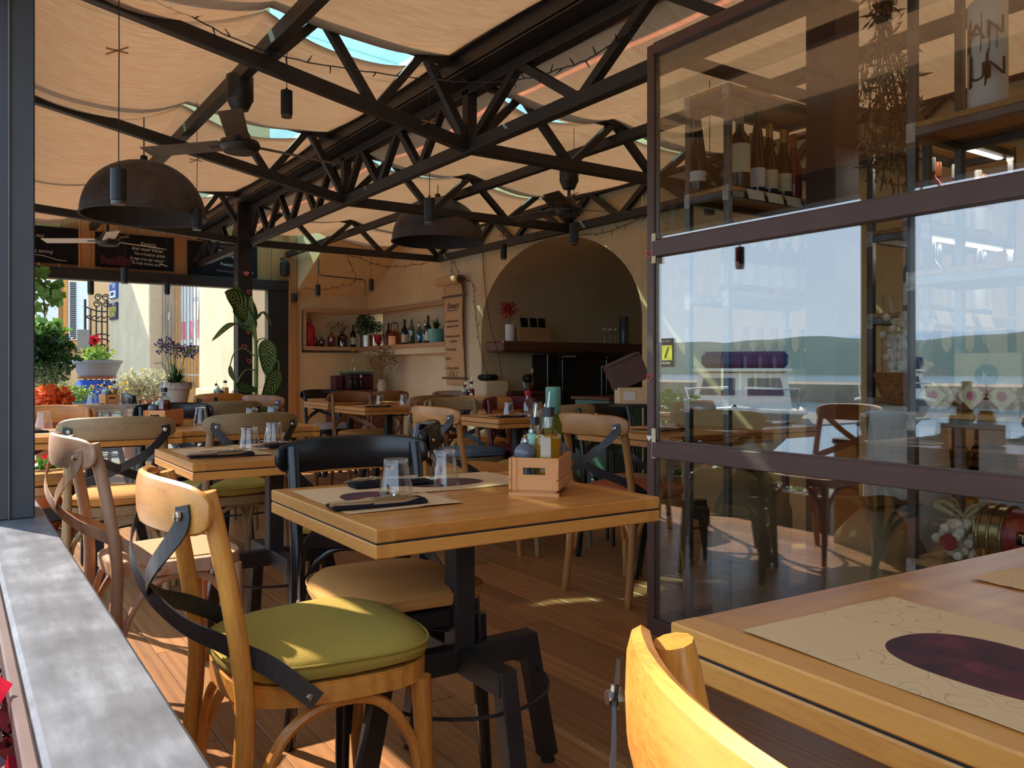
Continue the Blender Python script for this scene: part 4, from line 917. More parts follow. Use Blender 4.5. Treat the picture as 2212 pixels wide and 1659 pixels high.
# ================================================================ niche: pots and bottles
def bottle(x, y, z, label, body='wine_dark', foil='foil_black', lab='label_cream', h=.30, r=.037, kind='bordeaux', cat='bottle', group=None, lz=None):
    key = ('btl', kind, h, r)
    t = thing('wine_bottle' if kind != 'jar' else 'bottle', label, cat, (x, y, z), random.random() * 0 + math.atan2(-x, y) * 0, group)
    if kind == 'bordeaux': pf = [(r * .9, 0), (r, .008), (r, h * .58), (r * .9, h * .64), (r * .45, h * .72), (r * .38, h * .78), (r * .38, h)]
    elif kind == 'burgundy': pf = [(r * .9, 0), (r, .008), (r, h * .42), (r * .92, h * .50), (r * .6, h * .64), (r * .40, h * .76), (r * .38, h)]
    elif kind == 'flute': pf = [(r * .85, 0), (r * .9, .008), (r * .9, h * .42), (r * .7, h * .60), (r * .42, h * .80), (r * .36, h)]
    else: pf = [(r * .85, 0), (r, .01), (r, h * .55), (r * .95, h * .62), (r * .4, h * .75), (r * .35, h * .82), (r * .35, h), (r * .42, h)]
    link('glass', cached(key + (body,), lambda: B().lathe(pf, 18).mesh('glass', body, True)), t)
    if foil: link('capsule', cached(('foil', h, r, foil), lambda: B().lathe([(r * .41, h * .80), (r * .41, h * .985), (r * .36, h * 1.003)], 16).mesh('capsule', foil, True)), t)
    if lab:
        z0, z1 = lz or (.12, .42)
        rz = math.atan2(-y, -x) - math.pi / 2 + math.pi / 2; L = B().sheet(10, 1, lambda u, v_: ((r * (1.0 if kind != 'flute' else .9) + .0008) * math.cos(-1.25 + 2.5 * u), (r * (1.0 if kind != 'flute' else .9) + .0008) * math.sin(-1.25 + 2.5 * u), h * (z0 + (z1 - z0) * v_)))
        o = link('label', cached(('lab', h, r, lab, z0, z1, kind), lambda: L.mesh('label', lab, True)), t, None, rz)
    return t
def siphon(x, y, z, m, label):
    t = thing('soda_siphon', label, 'bottle', (x, y, z)); B().lathe([(.036, 0), (.040, .01), (.040, .15), (.030, .19), (.016, .215), (.016, .235)], 18).obj('glass', m, t, True)
    B().lathe([(.018, .23), (.020, .25), (.012, .27)], 14).tube(curve_pts([(0, 0, .265), (.0, .015, .29), (0, .03, .275), (0, .035, .25)], 4), .005, 6).obj('spout_head', 'chrome', t, True); return t
NZ = 1.382; NBX = YB + .10; NRX = WX + .10
def onb(px): return aty(px, 700, NBX).x
def onr(px): return atx(px, 700, NRX).y
t = thing('red_canister', 'tall red flask with wire clip at the left end of the niche', 'flask', (onb(667), NBX, NZ)); B().lathe([(.075, 0), (.08, .01), (.08, .22), (.06, .27), (.032, .29), (.03, .32)], 24).obj('body', 'enamel_red', t, True); B().tube(curve_pts([(-.03, 0, .31), (-.035, 0, .34), (0, 0, .365), (.035, 0, .34), (.03, 0, .31)], 4), .004, 6).obj('clip', 'iron', t)
bottle(onb(681), NBX, NZ, 'small dark red bottle, left of two, beside the red flask', 'bottle_ruby', None, None, .14, .035, 'jar'); bottle(onb(695), NBX, NZ, 'small dark red bottle, right of two, beside the red flask', 'bottle_ruby', None, None, .14, .035, 'jar')
def sprigs(t, z, n=18, L=.13, m='leaf_olive', seed=0):
    rg = random.Random(seed); b = B(); leaves(b, (0, 0, z + L * .45), (.10, .06, L * .6), n * 4, .035, rg, .35); stuff(b.obj('sprig', m, t))
t = bottle(onb(716), NBX, NZ, 'amber bottle holding green sprigs in the niche', 'bottle_pink', None, None, .22, .05, 'jar'); sprigs(t, .21, 14, .12, 'leaf_olive', 1)
t = bottle(onb(740), NBX, NZ, 'wide dark ruby bottle with sprigs in the niche', 'bottle_ruby', None, None, .23, .068, 'jar'); sprigs(t, .22, 14, .14, 'leaf_dark', 2)
bottle(onb(763), NBX, NZ, 'dark wine bottle with cream label left of the aluminium pot', lab='label_cream')
t = thing('potted_fern', 'bushy green fern in an aluminium pot in the niche corner', 'plant', (onb(789), NBX - .06, NZ)); B().lathe([(.085, 0), (.092, .006), (.092, .16), (.096, .165)], 24).obj('pot', 'aluminium', t, True)
rg = random.Random(5); stuff(leaves(leaves(B(), (-.02, 0, .30), (.15, .12, .17), 1500, .028, rg, .4), (.18, .0, .26), (.16, .08, .10), 700, .028, rg, .4).obj('fronds', 'leaf_dark', t))
t = thing('red_jug', 'small red footed cup with white handle in the niche', 'cup', (NRX, onr(818), NZ)); B().lathe([(.04, 0), (.042, .01), (.022, .03), (.05, .07), (.062, .11), (.075, .165), (.070, .165), (.055, .11), (.02, .06)], 22, cap1=True).obj('bowl', 'enamel_red', t, True); B().tube(curve_pts([(0, -.06, .15), (0, -.11, .14), (0, -.11, .08), (0, -.05, .07)], 4), .008, 6).obj('handle', 'foil_white', t, True)
bottle(NRX + .03, onr(835), NZ, 'dark wine bottle between red cup and copper kettle', lab='label_cream', h=.31)
t = thing('copper_kettle', 'copper kettle with high bow handle on the niche shelf', 'kettle', (NRX, onr(852), NZ)); B().lathe([(.10, 0), (.11, .01), (.105, .13), (.085, .15), (.08, .155), (.07, .175), (.02, .20), (.015, .215), (.02, .23)], 26).obj('body', 'copper', t, True); B().tube(curve_pts([(0, .09, .15), (0, .095, .27), (0, .06, .30), (0, -.06, .30), (0, -.095, .27), (0, -.09, .15)], 4), .007, 6).obj('handle', 'iron', t); B().tube(curve_pts([(0, .09, .08), (0, .14, .12), (0, .16, .19)], 4), [.022] * 4 + [.016] * 4 + [.010], 8).obj('spout', 'copper', t, True)
bottle(NRX, onr(874), NZ, 'dark wine bottle with large cream label right of the kettle', lab='label_cream', h=.33, r=.042)
bottle(NRX, onr(889), NZ, 'clear green tall bottle with swing stopper in the niche', 'bottle_green', None, None, .34, .044, 'jar')
siphon(NRX, onr(906), NZ, 'bottle_blue', 'bright blue glass soda siphon in the niche'); siphon(NRX, onr(919), NZ, 'bottle_green', 'pale green glass soda siphon in the niche')
bottle(NRX - .02, onr(928), NZ, 'wine bottle with cream label before the aqua pot', lab='label_cream', h=.34)
t = thing('aqua_pot_plant', 'spiky green succulent in an aqua pot in the niche', 'plant', (NRX, onr(942), NZ)); B().lathe([(.075, 0), (.08, .01), (.098, .17), (.10, .175)], 24).obj('pot', 'enamel_aqua', t, True); b = B(); blades(b, (0, 0, .16), 40, .17, .009, random.Random(9), .7, .25); stuff(b.obj('leaves', 'leaf_dark', t))
bottle(NRX + .03, onr(960), NZ, 'dark brown bottle at the right end of the niche', 'bottle_amber', 'foil_black', None, .32)
# sideboard in the corner: boxes, bottles, dried bouquet
cb = thing('corner_sideboard', 'low dark sideboard in the plaster corner behind the chairs', 'sideboard', (4.28, 9.9, 0)); B().rbox((0, 0, .40), (.62, .42, .80), .01).obj('body', 'counter_brown', cb); B().rbox((0, 0, .81), (.64, .44, .03), .004).obj('top', 'counter_brown', cb)
for k in (-1, 1): d_ = B().rbox((k * .155, -.213, .42), (.29, .015, .70), .004).obj('door', 'counter_brown', cb); B().ball((k * .03, -.23, .45), .012).obj('knob', 'bolt', d_)
t = thing('green_lid_box', 'dark wine coloured box with green lid on the sideboard', 'box', (4.32, 9.92, .826)); B().rbox((0, 0, .10), (.36, .26, .20), .02).obj('body', 'board_wine', t); B().rbox((0, 0, .215), (.38, .28, .035), .015).obj('lid', 'green_cap', t)
o = B().rbox((4.06, 9.95, .915), (.11, .16, .18), .006).obj('wine_box', 'board_wine'); tag(o, 'narrow dark box left of the green-lidded box', 'box')
t = thing('glass_vase', 'clear bud vase with a yellow flower on the green-lidded box', 'vase', (4.25, 9.88, 1.06)); B().lathe([(.035, 0), (.04, .05), (.012, .09), (.012, .15)], 16).obj('glass', 'bottle_clear', t, True); B().cyl((0, 0, .05), (0, 0, .26), .003).obj('stem', 'stem_green', t); B().ball((0, 0, .27), .025, 10, 6, (1, 1, .6)).obj('flower', 'petal_yellow', t)
for i, px in enumerate((4.16, 4.22, 4.30)): bottle(px, 9.74, .826, ('left', 'middle', 'right')[i] + ' one of three small dark bottles on the sideboard', 'wine_dark', 'foil_white' if i == 2 else 'foil_black', None, .19, .026, 'jar')
t = thing('dried_bouquet', 'airy dried flower bouquet against the plaster wall', 'bouquet', (4.50, 9.55, .80)); B().lathe([(.05, 0), (.06, .08), (.04, .14), (.045, .16)], 16).obj('vase', 'terracotta_grey', t, True); rg = random.Random(11); b = B()
for k in range(26):
    e_ = Vector((rg.gauss(0, .11), rg.gauss(0, .11), .26 + rg.random() * .28)); b.tube([(0, 0, .12), e_ * .55, e_], .0025, 4)
b.obj('stems', 'leaf_dry', t); stuff(leaves(B(), (0, 0, .42), (.20, .20, .17), 420, .03, rg, .7).obj('dried_flowers', 'leaf_dry', t))
o = B().beam((WX + .12, 8.2, 0), (WX + .17, 8.12, 1.12), .06, .02).obj('leaning_board', 'pine'); tag(o, 'thin wooden board leaning on the wall below the niche', 'board')

# ================================================================ alcove: mantel, ovens, counter
MY = 7.02
t = thing('mantel_beam', 'thick rough timber mantel beam inside the arch', 'mantel beam'); B().rbox((5.62, MY + .13, 1.315), (1.98, .34, .112), .018).obj('beam', 'beam_wood', t)
ov = thing('oven_cabinet', 'tall black cabinet unit under the mantel beam', 'cabinet', (5.95, MY + .22, 0)); B().rbox((0, .05, .62), (1.36, .42, 1.24), .006).obj('carcass', 'oven_black', ov)
for k, x_ in enumerate((-.20, .42)):
    d_ = B().rbox((x_, -.175, .93), (.60, .03, .52), .006).obj('oven_door', 'oven_black', ov); B().cyl((x_ + .24, -.205, .74), (x_ + .24, -.205, 1.12), .008, .008, 8).obj('handle', 'oven_trim', d_)
    B().rbox((x_, -.18, 1.215), (.60, .03, .035), .003).obj('control_strip', 'oven_black', d_); B().rbox((x_, -.175, .45), (.60, .03, .40), .006).obj('lower_door', 'oven_black', ov)
B().rbox((-.41, -.205, 1.222), (.15, .02, .012), .002).obj('label_light', 'foil_white', ov)
ct = thing('side_counter', 'dark brown wooden counter between pier and ovens', 'counter', (5.02, MY + .22, 0)); B().rbox((0, .03, .41), (.48, .40, .82), .006).obj('body', 'counter_brown', ct); B().rbox((0, .02, .835), (.50, .44, .03), .004).obj('worktop', 'counter_brown', ct)
g = thing('serving_counter', 'green painted counter front below the ovens', 'counter', (5.55, 5.90, 0)); B().rbox((0, 0, .40), (1.3, .5, .80), .01).obj('front', 'green_cap', g); B().rbox((0, 0, .81), (1.36, .56, .03), .006).obj('top', 'counter_brown', g)
o = B().rbox((4.98, MY + .02, .985), (.10, .10, .09), .03).obj('utensil_pot', 'rubber'); tag(o, 'black pot of utensils on the dark counter', 'pot')
t = thing('black_bag', 'heap of black cables and cloth on the low pier', 'cloth', (4.64, 7.33, .96)); rg = random.Random(4); b = B()
for k in range(7): b.ball((rg.uniform(-.06, .08), rg.uniform(-.13, .13), .03 + .02 * rg.random()), .05, 10, 6, (1, 1.2, .7))
b.obj('folds', 'rubber', t, True)
bottle(5.10, MY + .10, .851, 'brown glass bottle with gold top on the counter', 'bottle_amber', 'foil_gold', None, .24, .034, 'jar'); bottle(5.02, MY + .14, .851, 'clear bottle left of the brown one on the counter', 'bottle_clear', None, None, .16, .026, 'jar')
ZM = 1.372
t = thing('white_vase', 'birch-bark patterned vase with red flower on the mantel', 'vase', (4.80, MY + .08, ZM)); B().lathe([(.045, 0), (.05, .01), (.05, .17), (.046, .175)], 20).obj('body', 'label_white', t, True); B().cyl((0, 0, .14), (0, 0, .30), .003).obj('stem', 'stem_brown', t); stuff(leaves(B(), (-.02, 0, .33), (.09, .05, .06), 90, .05, random.Random(3), .5).obj('flower', 'petal_red', t))
t = thing('wooden_box', 'pale wooden box on the mantel', 'box', (5.08, MY + .10, ZM)); B().rbox((0, 0, .075), (.42, .16, .15), .004).obj('body', 'pine_x', t)
for i, px in enumerate((-.10, .02, .13)): o = B().rbox((0, 0, .05), (.09, .01, .10), .002, Matrix.Rotation(R(-10), 3, 'X')).obj('menu_card', 'oven_black', None, False, (5.08 + px, MY + .08, ZM + .152)); tag(o, ('left', 'middle', 'right')[i] + ' one of three dark cards standing on the wooden box', 'card')
o = B().lathe([(.05, 0), (.052, .01), (.052, .30), (.048, .31)], 18).obj('tall_vase', 'ceramic_grey', None, True, (6.36, MY + .06, ZM)); tag(o, 'tall dark cylindrical vase at the right end of the mantel', 'vase')
for i in range(3):
    t = thing('wine_glass', ('left', 'middle', 'right')[i] + ' one of three stem glasses on the mantel', 'glass', (6.06 + .08 * i, MY + .05, ZM)); B().lathe([(.032, 0), (.03, .003), (.004, .006), (.004, .09), (.03, .12), (.036, .16), (.028, .20)], 18, cap1=False).obj('bowl', 'glass_plain', t, True)
t = thing('tilted_box', 'brown cardboard box tilted on top of a pale box', 'box', (3.50, 3.82, .97)); t.rotation_euler = (R(0), R(-24), R(-30)); B().rbox((0, 0, .09), (.22, .16, .16), .004).obj('body', 'frame_brown', t); B().rbox((0, 0, .175), (.225, .165, .012), .003).obj('lid', 'frame_brown', t)
t = thing('pale_box', 'pale cardboard box with printed label below the tilted box', 'box', (3.46, 3.78, .86), R(-30)); B().rbox((0, 0, .05), (.19, .14, .10), .004).obj('body', 'kraft_light', t); B().box((-.03, -.071, .05), (.07, .002, .05)).obj('label', 'label_white', t)
t = thing('box_stand', 'dark side table under the stacked boxes', 'table', (3.46, 3.80, 0), R(-30)); B().rbox((0, 0, .85), (.30, .24, .02), .003).obj('top', 'steel_dark', t)
for a in (-1, 1):
    for b_ in (-1, 1): B().cyl((a * .12, b_ * .09, 0), (a * .12, b_ * .09, .84), .012).obj('leg', 'steel_dark', t)
t = thing('lamp_oil_bottle', 'clear bottle with red cap behind the oak chair', 'bottle', (3.02, 4.05, .75)); 
t.location = (3.20, 4.52, .75); B().lathe([(.028, 0), (.03, .01), (.03, .09), (.014, .12), (.014, .15)], 16).obj('glass', 'bottle_clear', t, True); B().lathe([(.02, .145), (.022, .15), (.022, .175), (.018, .18)], 16).obj('cap', 'enamel_red', t, True)

# ================================================================ plants in the room
t = thing('agapanthus_pot', 'grey clay pot with violet agapanthus on stalks', 'potted plant', (1.50, 7.05, .752)); rg = random.Random(21)
B().lathe([(.075, 0), (.08, .006), (.105, .16), (.120, .165), (.124, .215), (.116, .218), (.108, .19), (.02, .185)], 32).obj('pot', 'terracotta_grey', t, True)
B().lathe([(.10, .186), (.02, .19)], 20).obj('soil', 'soil', t)
stuff(blades(B(), (0, 0, .19), 150, .26, .006, rg, 1.0, .65).obj('leaves', 'leaf_dark', t))
st = B(); fl_ = B(); fd = B()
for px, pz in ((-.11, .47), (-.085, .50), (-.02, .46), (.005, .44), (.11, .43), (.10, .45), (-.16, .34), (-.05, .33)):
    st.tube(curve_pts([(px * .25, rg.uniform(-.03, .03), .19), (px * .6, rg.uniform(-.03, .03), .19 + pz * .5), (px, rg.uniform(-.03, .03), .19 + pz - .16)], 4), .0035, 5)
    if pz > .4:
        for k in range(26):
            d = Vector((rg.gauss(0, 1), rg.gauss(0, 1), rg.gauss(.3, 1))).normalized(); c0 = Vector((px, 0, .19 + pz - .16)); e_ = c0 + d * .045; st.tube([c0, e_], .0012, 3); (fl_ if px < 0 else fd).tube([e_, e_ + d * .018], [.003, .007], 5)
st.obj('stalks', 'stem_green', t); stuff(fl_.obj('blossoms', 'petal_violet', t)); stuff(fd.obj('faded_blossoms', 'petal_violet', t))

t = thing('dumb_cane_plant', 'tall plant with big yellow-veined green leaves before the black column', 'plant', (2.30, 7.66, 0)); O = Vector((2.30, 7.66, 0))
B().lathe([(.12, 0), (.13, .01), (.16, .28), (.17, .29), (.15, .29), (.14, .26), (.02, .255)], 24).obj('pot', 'terracotta', t, True)
LP = lambda px, py, dy=0.0: aty(px, py, 7.66 + dy) - O
B().tube(curve_pts([(0, 0, .25), LP(552, 860), LP(553, 760), LP(548, 690), LP(542, 640)], 5), [.02] * 10 + [.016] * 10 + [.010], 10).obj('stem', 'stem_green', t, True)
def bigleaf(p0, p1, p2, w, face=(-.35, -1, .15), petiole=None, m='leaf_variegated'):
    P = curve_pts([p0, p1, p2], 8); Fv = Vector(face).normalized(); b = B(); n = len(P) - 1
    def fn(u, v_):
        i = min(n, int(round(v_ * n))); tt = (P[min(i + 1, n)] - P[max(i - 1, 0)]).normalized(); sd = tt.cross(Fv).normalized(); nn = sd.cross(tt)
        k = math.sin(math.pi * min(1, v_ * .97 + .015) ** .8) ** .75; q = (u - .5) * 2
        return P[i] + sd * (w * .5 * k * q) - nn * (.05 * w * (1 - abs(q)) - .03 * w * math.sin(v_ * 9 + q * 2) * abs(q))
    b.sheet(8, n, fn); o = b.obj('leaf', m, t, True); o.modifiers.new('thickness', 'SOLIDIFY').thickness = .0015
    if petiole: B().tube(curve_pts(petiole, 5), .006, 6).obj('petiole', 'stem_green', o)
bigleaf(LP(545, 700), LP(520, 655), LP(487, 632, -.10), .22, (-.2, -1, .3), [LP(548, 730), LP(545, 700)])
bigleaf(LP(540, 690), LP(528, 665), LP(508, 615, .05), .20, (.3, -1, .2), [LP(548, 730), LP(540, 690)])
bigleaf(LP(546, 715), LP(532, 690), LP(512, 640, .1), .16, (-.6, -1, .3))
bigleaf(LP(540, 706), LP(500, 700, -.15), LP(458, 736, -.25), .075, (0, -.35, 1), [LP(548, 722), LP(540, 706)])
bigleaf(LP(552, 690), LP(570, 675, -.05), LP(588, 705, -.08), .06, (.2, -.6, 1), [LP(550, 715), LP(552, 690)])
bigleaf(LP(574, 734, -.06), LP(581, 770, -.08), LP(578, 812, -.06), .185, (-.1, -1, .05), [LP(551, 755), LP(558, 735), LP(570, 731, -.06), LP(574, 734, -.06)])
bigleaf(LP(602, 800, -.1), LP(590, 830, -.12), LP(568, 872, -.1), .18, (.25, -1, .05), [LP(553, 770), LP(575, 765, -.1), LP(600, 780, -.1), LP(602, 800, -.1)])
bigleaf(LP(590, 850, -.16), LP(580, 875, -.16), LP(566, 900, -.16), .15, (-.2, -1, -.1), None, 'leaf_mid')
bigleaf(LP(512, 826, -.14), LP(530, 838, -.18), LP(556, 842, -.2), .10, (0, -1, .5), [LP(552, 800), LP(530, 800, -.1), LP(512, 826, -.14)], 'leaf_dark')
bigleaf(LP(497, 790, -.05), LP(500, 808, -.08), LP(508, 824, -.1), .045, (0, -1, .1), [LP(551, 770), LP(525, 752, -.03), LP(505, 765, -.04), LP(497, 790, -.05)])

# ================================================================ the street beyond the opening
gs = struct(B().bb((-14, YB + .1, -.06), (14, 34, -.02)).obj('ground_street', 'paving'))
P0 = Vector((3.25, 11.4, 0)); NF = Vector((-.995, -.10, 0)).normalized(); TF = Vector((.10, -.995, 0)).normalized(); RF = math.atan2(TF.y, TF.x)
def fs(px, py, off=0.0):
    r = Vector(_ray(px, py)); d = (NF.dot(P0) + off - NF.z * HC) / NF.dot(r); p = Vector((r.x * d, r.y * d, HC + r.z * d)); return (p - P0).dot(TF), p.z
hs = thing('stone_house', 'old stone house front with pillars and grille door across the lane', 'building', P0, RF)
sA, sB, sC, sD = fs(236, 700)[0], fs(322, 700)[0], fs(430, 700)[0], fs(508, 700)[0]
B().rbox(((sA + sB) / 2, .25, 1.8), (sB - sA, .5, 3.6), .015).obj('pillar', 'stone_pale', hs); B().rbox(((sA + sB) / 2, .22, .40), (sB - sA + .04, .54, .82), .02).obj('plinth', 'stone_pale', hs)
B().rbox(((sC + sD) / 2, .25, 1.8), (sD - sC, .5, 3.6), .015).obj('pillar', 'stone_pale', hs); B().rbox(((sC + sD) / 2, .22, .40), (sD - sC + .04, .54, .82), .02).obj('plinth', 'stone_pale', hs)
B().bb((sA, .1, 3.9), (sD, .5, 7)).obj('upper_wall', 'plaster_street', hs); B().bb((sB, .45, 3.0), (sC, .6, 3.6)).obj('lintel', 'stone_pale', hs); B().bb((sA - .1, 0, 3.5), (sD + .1, .6, 3.9)).obj('cornice', 'stone_pale', hs)
dr = B().bb((sB, .42, 0), (sC, .46, 3.0)).obj('door', 'door_orange', hs)
zt_ = fs(380, 745)[1]; q0, q1 = fs(342, 700)[0], fs(428, 700)[0]
B().bb((q0, .38, zt_), (q1, .415, 2.9)).obj('curtain_pane', 'curtain_white', dr); B().bb((q0, .36, zt_ - .10), (q1, .42, zt_ - .04)).obj('dark_rail', 'iron', dr)
for i in range(5): B().bb((q0 + (i + .15) * (q1 - q0) / 5, .365, zt_ + .12), (q0 + (i + .55) * (q1 - q0) / 5, .375, zt_ + .42)).obj('pink_print', 'heart_pink', dr)
gr = thing('iron_grille', 'pale grey wrought iron grille with rings in front of the door', 'grille', P0 + NF * -.10, RF)
nb_ = 16
for i in range(nb_): x_ = sB + (i + .5) * (sC - sB) / nb_; B().cyl((x_, .1, .05), (x_, .1, 2.9), .009, .009, 6).obj('bar', 'iron_grey', gr)
for z_ in (.25, 1.0, 2.75): B().beam((sB, .1, z_), (sC, .1, z_), .02, .03).obj('cross_bar', 'iron_grey', gr)
for px, py, rw, rh in ((340, 690, .20, .62), (340, 700, .10, .40), (415, 690, .24, .60), (418, 720, .14, .35)):
    s_, z_ = fs(px, py); B().tube([(s_ + rw * math.cos(a * math.pi / 12), .085, z_ + rh * math.sin(a * math.pi / 12)) for a in range(25)], .010, 6, False).obj('ring', 'iron_grey', gr)
for px, py in ((342, 683),): s_, z_ = fs(px, py); B().cyl((s_, .09, z_), (s_, .07, z_), .07, .07, 16).obj('boss', 'iron_grey', gr)
def sign(px0, py0, px1, py1, m, label, bands):
    s0, z1 = fs(px0, py0); s1, z0 = fs(px1, py1); t = thing('wall_sign', label, 'sign', P0 + NF * .02, RF)
    B().rbox(((s0 + s1) / 2, 0, (z0 + z1) / 2), (s1 - s0, .03, z1 - z0), .004).obj('panel', m, t)
    return t, s0, s1, z0, z1
t, s0, s1, z0, z1 = sign(240, 611, 256, 643, 'sign_blue', 'blue and white apartment sign on the stone pillar', 0)
B().box(((s0 + s1) / 2 - .03, -.017, z0 + .25 * (z1 - z0)), ((s1 - s0) * .8, .004, .42 * (z1 - z0))).obj('white_field', 'sign_white', t); B().box(((s0 + s1) / 2 - .03, -.020, z0 + .27 * (z1 - z0)), ((s1 - s0) * .4, .004, .18 * (z1 - z0))).obj('blue_field', 'sign_navy', t)
text('lettering', 'APARTMENT', .13, 'sign_white', t, (s0 + .03, -.018, z0 + .82 * (z1 - z0)), RB, sx=(s1 - s0) / .95); text('lettering', 'ROOM', .11, 'sign_white', t, (s0 + .25, -.018, z0 + .60 * (z1 - z0)), RB, sx=(s1 - s0) / 1.1)
t, s0, s1, z0, z1 = sign(240, 656, 256, 689, 'sign_navy', 'navy sign with yellow letters below the blue sign', 0)
text('lettering', '* * *', .14, 'sign_white', t, (s0 + .25, -.018, z0 + .70 * (z1 - z0)), RB, sx=(s1 - s0) / 1.1); text('lettering', 'APARTMAN', .17, 'sign_yellow', t, (s0 + .04, -.018, z0 + .42 * (z1 - z0)), RB, sx=(s1 - s0) / 1.05); text('lettering', 'SOBE ZIMMER', .12, 'sign_yellow', t, (s0 + .04, -.018, z0 + .16 * (z1 - z0)), RB, sx=(s1 - s0) / 1.05)

YH = 22.0
hy = thing('yellow_house', 'warm plastered house with brown window frames at the end of the lane', 'building', (0, YH, 0)); ay = lambda px, py: aty(px, py, YH)
B().bb((-6, 0, 0), (ay(250, 700).x, .4, 8)).obj('wall', 'plaster_street', hy); B().bb((ay(60, 700).x - 2, -.15, 0), (ay(185, 700).x, 0, ay(140, 748).z)).obj('plinth', 'plaster_street', hy)
for a, b_ in ((135, 190), (62, 126)):
    x0_, x1_, z0_, z1_ = ay(a, 700).x, ay(b_, 700).x, ay(140, 742).z, ay(140, 600).z
    wf_ = B().rbox(((x0_ + x1_) / 2, -.05, (z0_ + z1_) / 2), (x1_ - x0_, .12, z1_ - z0_), .01).obj('window_frame', 'door_orange', hy)
    B().box(((x0_ + x1_) / 2 + .05, -.13, (z0_ + z1_) / 2), ((x1_ - x0_) * .78, .05, (z1_ - z0_) * .90)).obj('curtain', 'curtain_white', wf_)
    if a == 135:
        for k in range(30): B().box((x0_ + (x1_ - x0_) * .38, -.17, z0_ + .12 + k * (z1_ - z0_ - .2) / 30), (.13, .02, (z1_ - z0_) / 62)).obj('slat', 'iron', wf_)
B().rbox((ay(168, 745).x, -.2, ay(168, 745).z), (1.9, .5, .10), .02).obj('sill', 'door_orange', hy)
YG = 18.6; ag = lambda px, py: aty(px, py, YG)
gt2 = thing('iron_gate', 'black wrought iron gate with scroll top beside the stone pillar', 'gate', (0, YG, 0)); x0_, x1_ = ag(184, 700).x, ag(232, 700).x; zt_ = ag(200, 660).z
for i in range(5): x_ = x0_ + i * (x1_ - x0_) / 4; B().cyl((x_, 0, 0), (x_, 0, zt_ + (.12 if i == 0 else (-.12 + .06 * i))), .016 if i else .024, None, 8).obj('bar', 'iron', gt2)
def gring(cx, cz, r, w=.014, a0=0, a1=360, sp=0): B().tube([(cx + (r - sp * k / 24) * math.cos(R(a0 + (a1 - a0) * k / 24)), -.01, cz + (r - sp * k / 24) * math.sin(R(a0 + (a1 - a0) * k / 24))) for k in range(25)], w, 6, False).obj('scroll', 'iron', gt2)
cx_ = x1_ - .1
for q in (.30, .20, .09): gring(cx_, ag(210, 753).z, q)
for dx_, dz_ in ((-.07, .12), (.07, .12), (-.09, -.02), (.09, -.02)): gring(cx_ + dx_, zt_ + dz_ + .05, .075, .012, 0, 520, .05)
for k in range(4): gring(x0_ + .06 + k * .115, ag(200, 688).z, .05, .011, 0, 180)
for z_ in (ag(200, 690).z, ag(200, 668).z): B().tube(curve_pts([(x0_, 0, z_ + .05), ((x0_ + x1_) / 2, 0, z_ - .03), (x1_, 0, z_ - .04)], 6), .014, 6).obj('rail', 'iron', gt2)
t = thing('letter_box', 'weathered metal letter box on the iron gate', 'letter box', (x0_ - .04, YG - .08, ag(180, 735).z)); B().rbox((0, 0, 0), (.22, .12, .42), .01).obj('body', 'concrete', t)
# potted things on the lane
SY = 12.2; asx = lambda px, py: aty(px, py, SY)
t = thing('cloth_stool', 'stool draped in bright blue cloth under the grey planter', 'stool', (asx(210, 820).x, SY, 0)); zt_ = asx(210, 818).z
B().sheet(28, 8, lambda u, v_: ((.23 + .13 * v_ + .02 * math.sin(u * 6.283 * 7) * v_) * math.cos(u * 6.2832), (.23 + .13 * v_ + .02 * math.sin(u * 6.283 * 7) * v_) * math.sin(u * 6.2832), zt_ - .02 - .30 * v_ ** 1.1)).obj('cloth', 'blue_cloth', t, True)
B().lathe([(.23, zt_ - .04), (.23, zt_ - .018), (.02, zt_ - .016)], 28).obj('cloth_top', 'blue_cloth', t)
for k in range(4): a = k * 1.571 + .6; B().beam((.17 * math.cos(a), .17 * math.sin(a), zt_ - .04), (.25 * math.cos(a), .25 * math.sin(a), -.02), .035, .035).obj('leg', 'label_white', t)
t = thing('geranium_planter', 'grey planter with one red geranium on the blue stool', 'potted plant', (asx(210, 812).x, SY, zt_)); B().lathe([(.21, 0), (.22, .02), (.29, .20), (.31, .21), (.31, .245), (.28, .245), (.26, .20), (.02, .19)], 28).obj('planter', 'planter_grey', t, True); B().lathe([(.22, .0), (.25, .025), (.05, .03)], 24).obj('saucer', 'terracotta', t)
rg = random.Random(33); stuff(leaves(B(), (0, 0, .31), (.20, .18, .13), 260, .06, rg, .8).obj('leaves', 'leaf_lime', t)); stuff(leaves(B(), (-.03, 0, .52), (.06, .06, .045), 60, .05, rg, .9).obj('blossom', 'petal_red', t)); B().cyl((0, 0, .2), (-.03, 0, .52), .006).obj('stalk', 'stem_green', t)
def shrub(name, label, c, rad, n, size, m, seed, pot=None, asp=.5, flowers=None, up=0.0):
    t = thing(name, label, 'plant', (c[0], c[1], 0)); rg = random.Random(seed); b = B(); leaves(b, (0, 0, c[2]), rad, n, size, rg, asp, up); stuff(b.obj('foliage', m, t))
    B().tube(curve_pts([(0, 0, -.02), (.02, .01, c[2] * .5), (0, 0, c[2])], 4), [.02] * 8 + [.008], 6).obj('stem', 'stem_brown', t)
    if pot: B().lathe([(rad[0] * .5, 0), (rad[0] * .55, .01), (rad[0] * .7, max(.12, c[2] - rad[2])), (rad[0] * .6, max(.11, c[2] - rad[2] - .01)), (.02, max(.10, c[2] - rad[2] - .03))], 20).obj('pot', pot, t, True)
    if flowers: stuff(leaves(B(), (0, 0, c[2] + rad[2] * .5), (rad[0], rad[1], rad[2] * .7), flowers[1], flowers[2], rg, .9).obj('flowers', flowers[0], t))
    return t
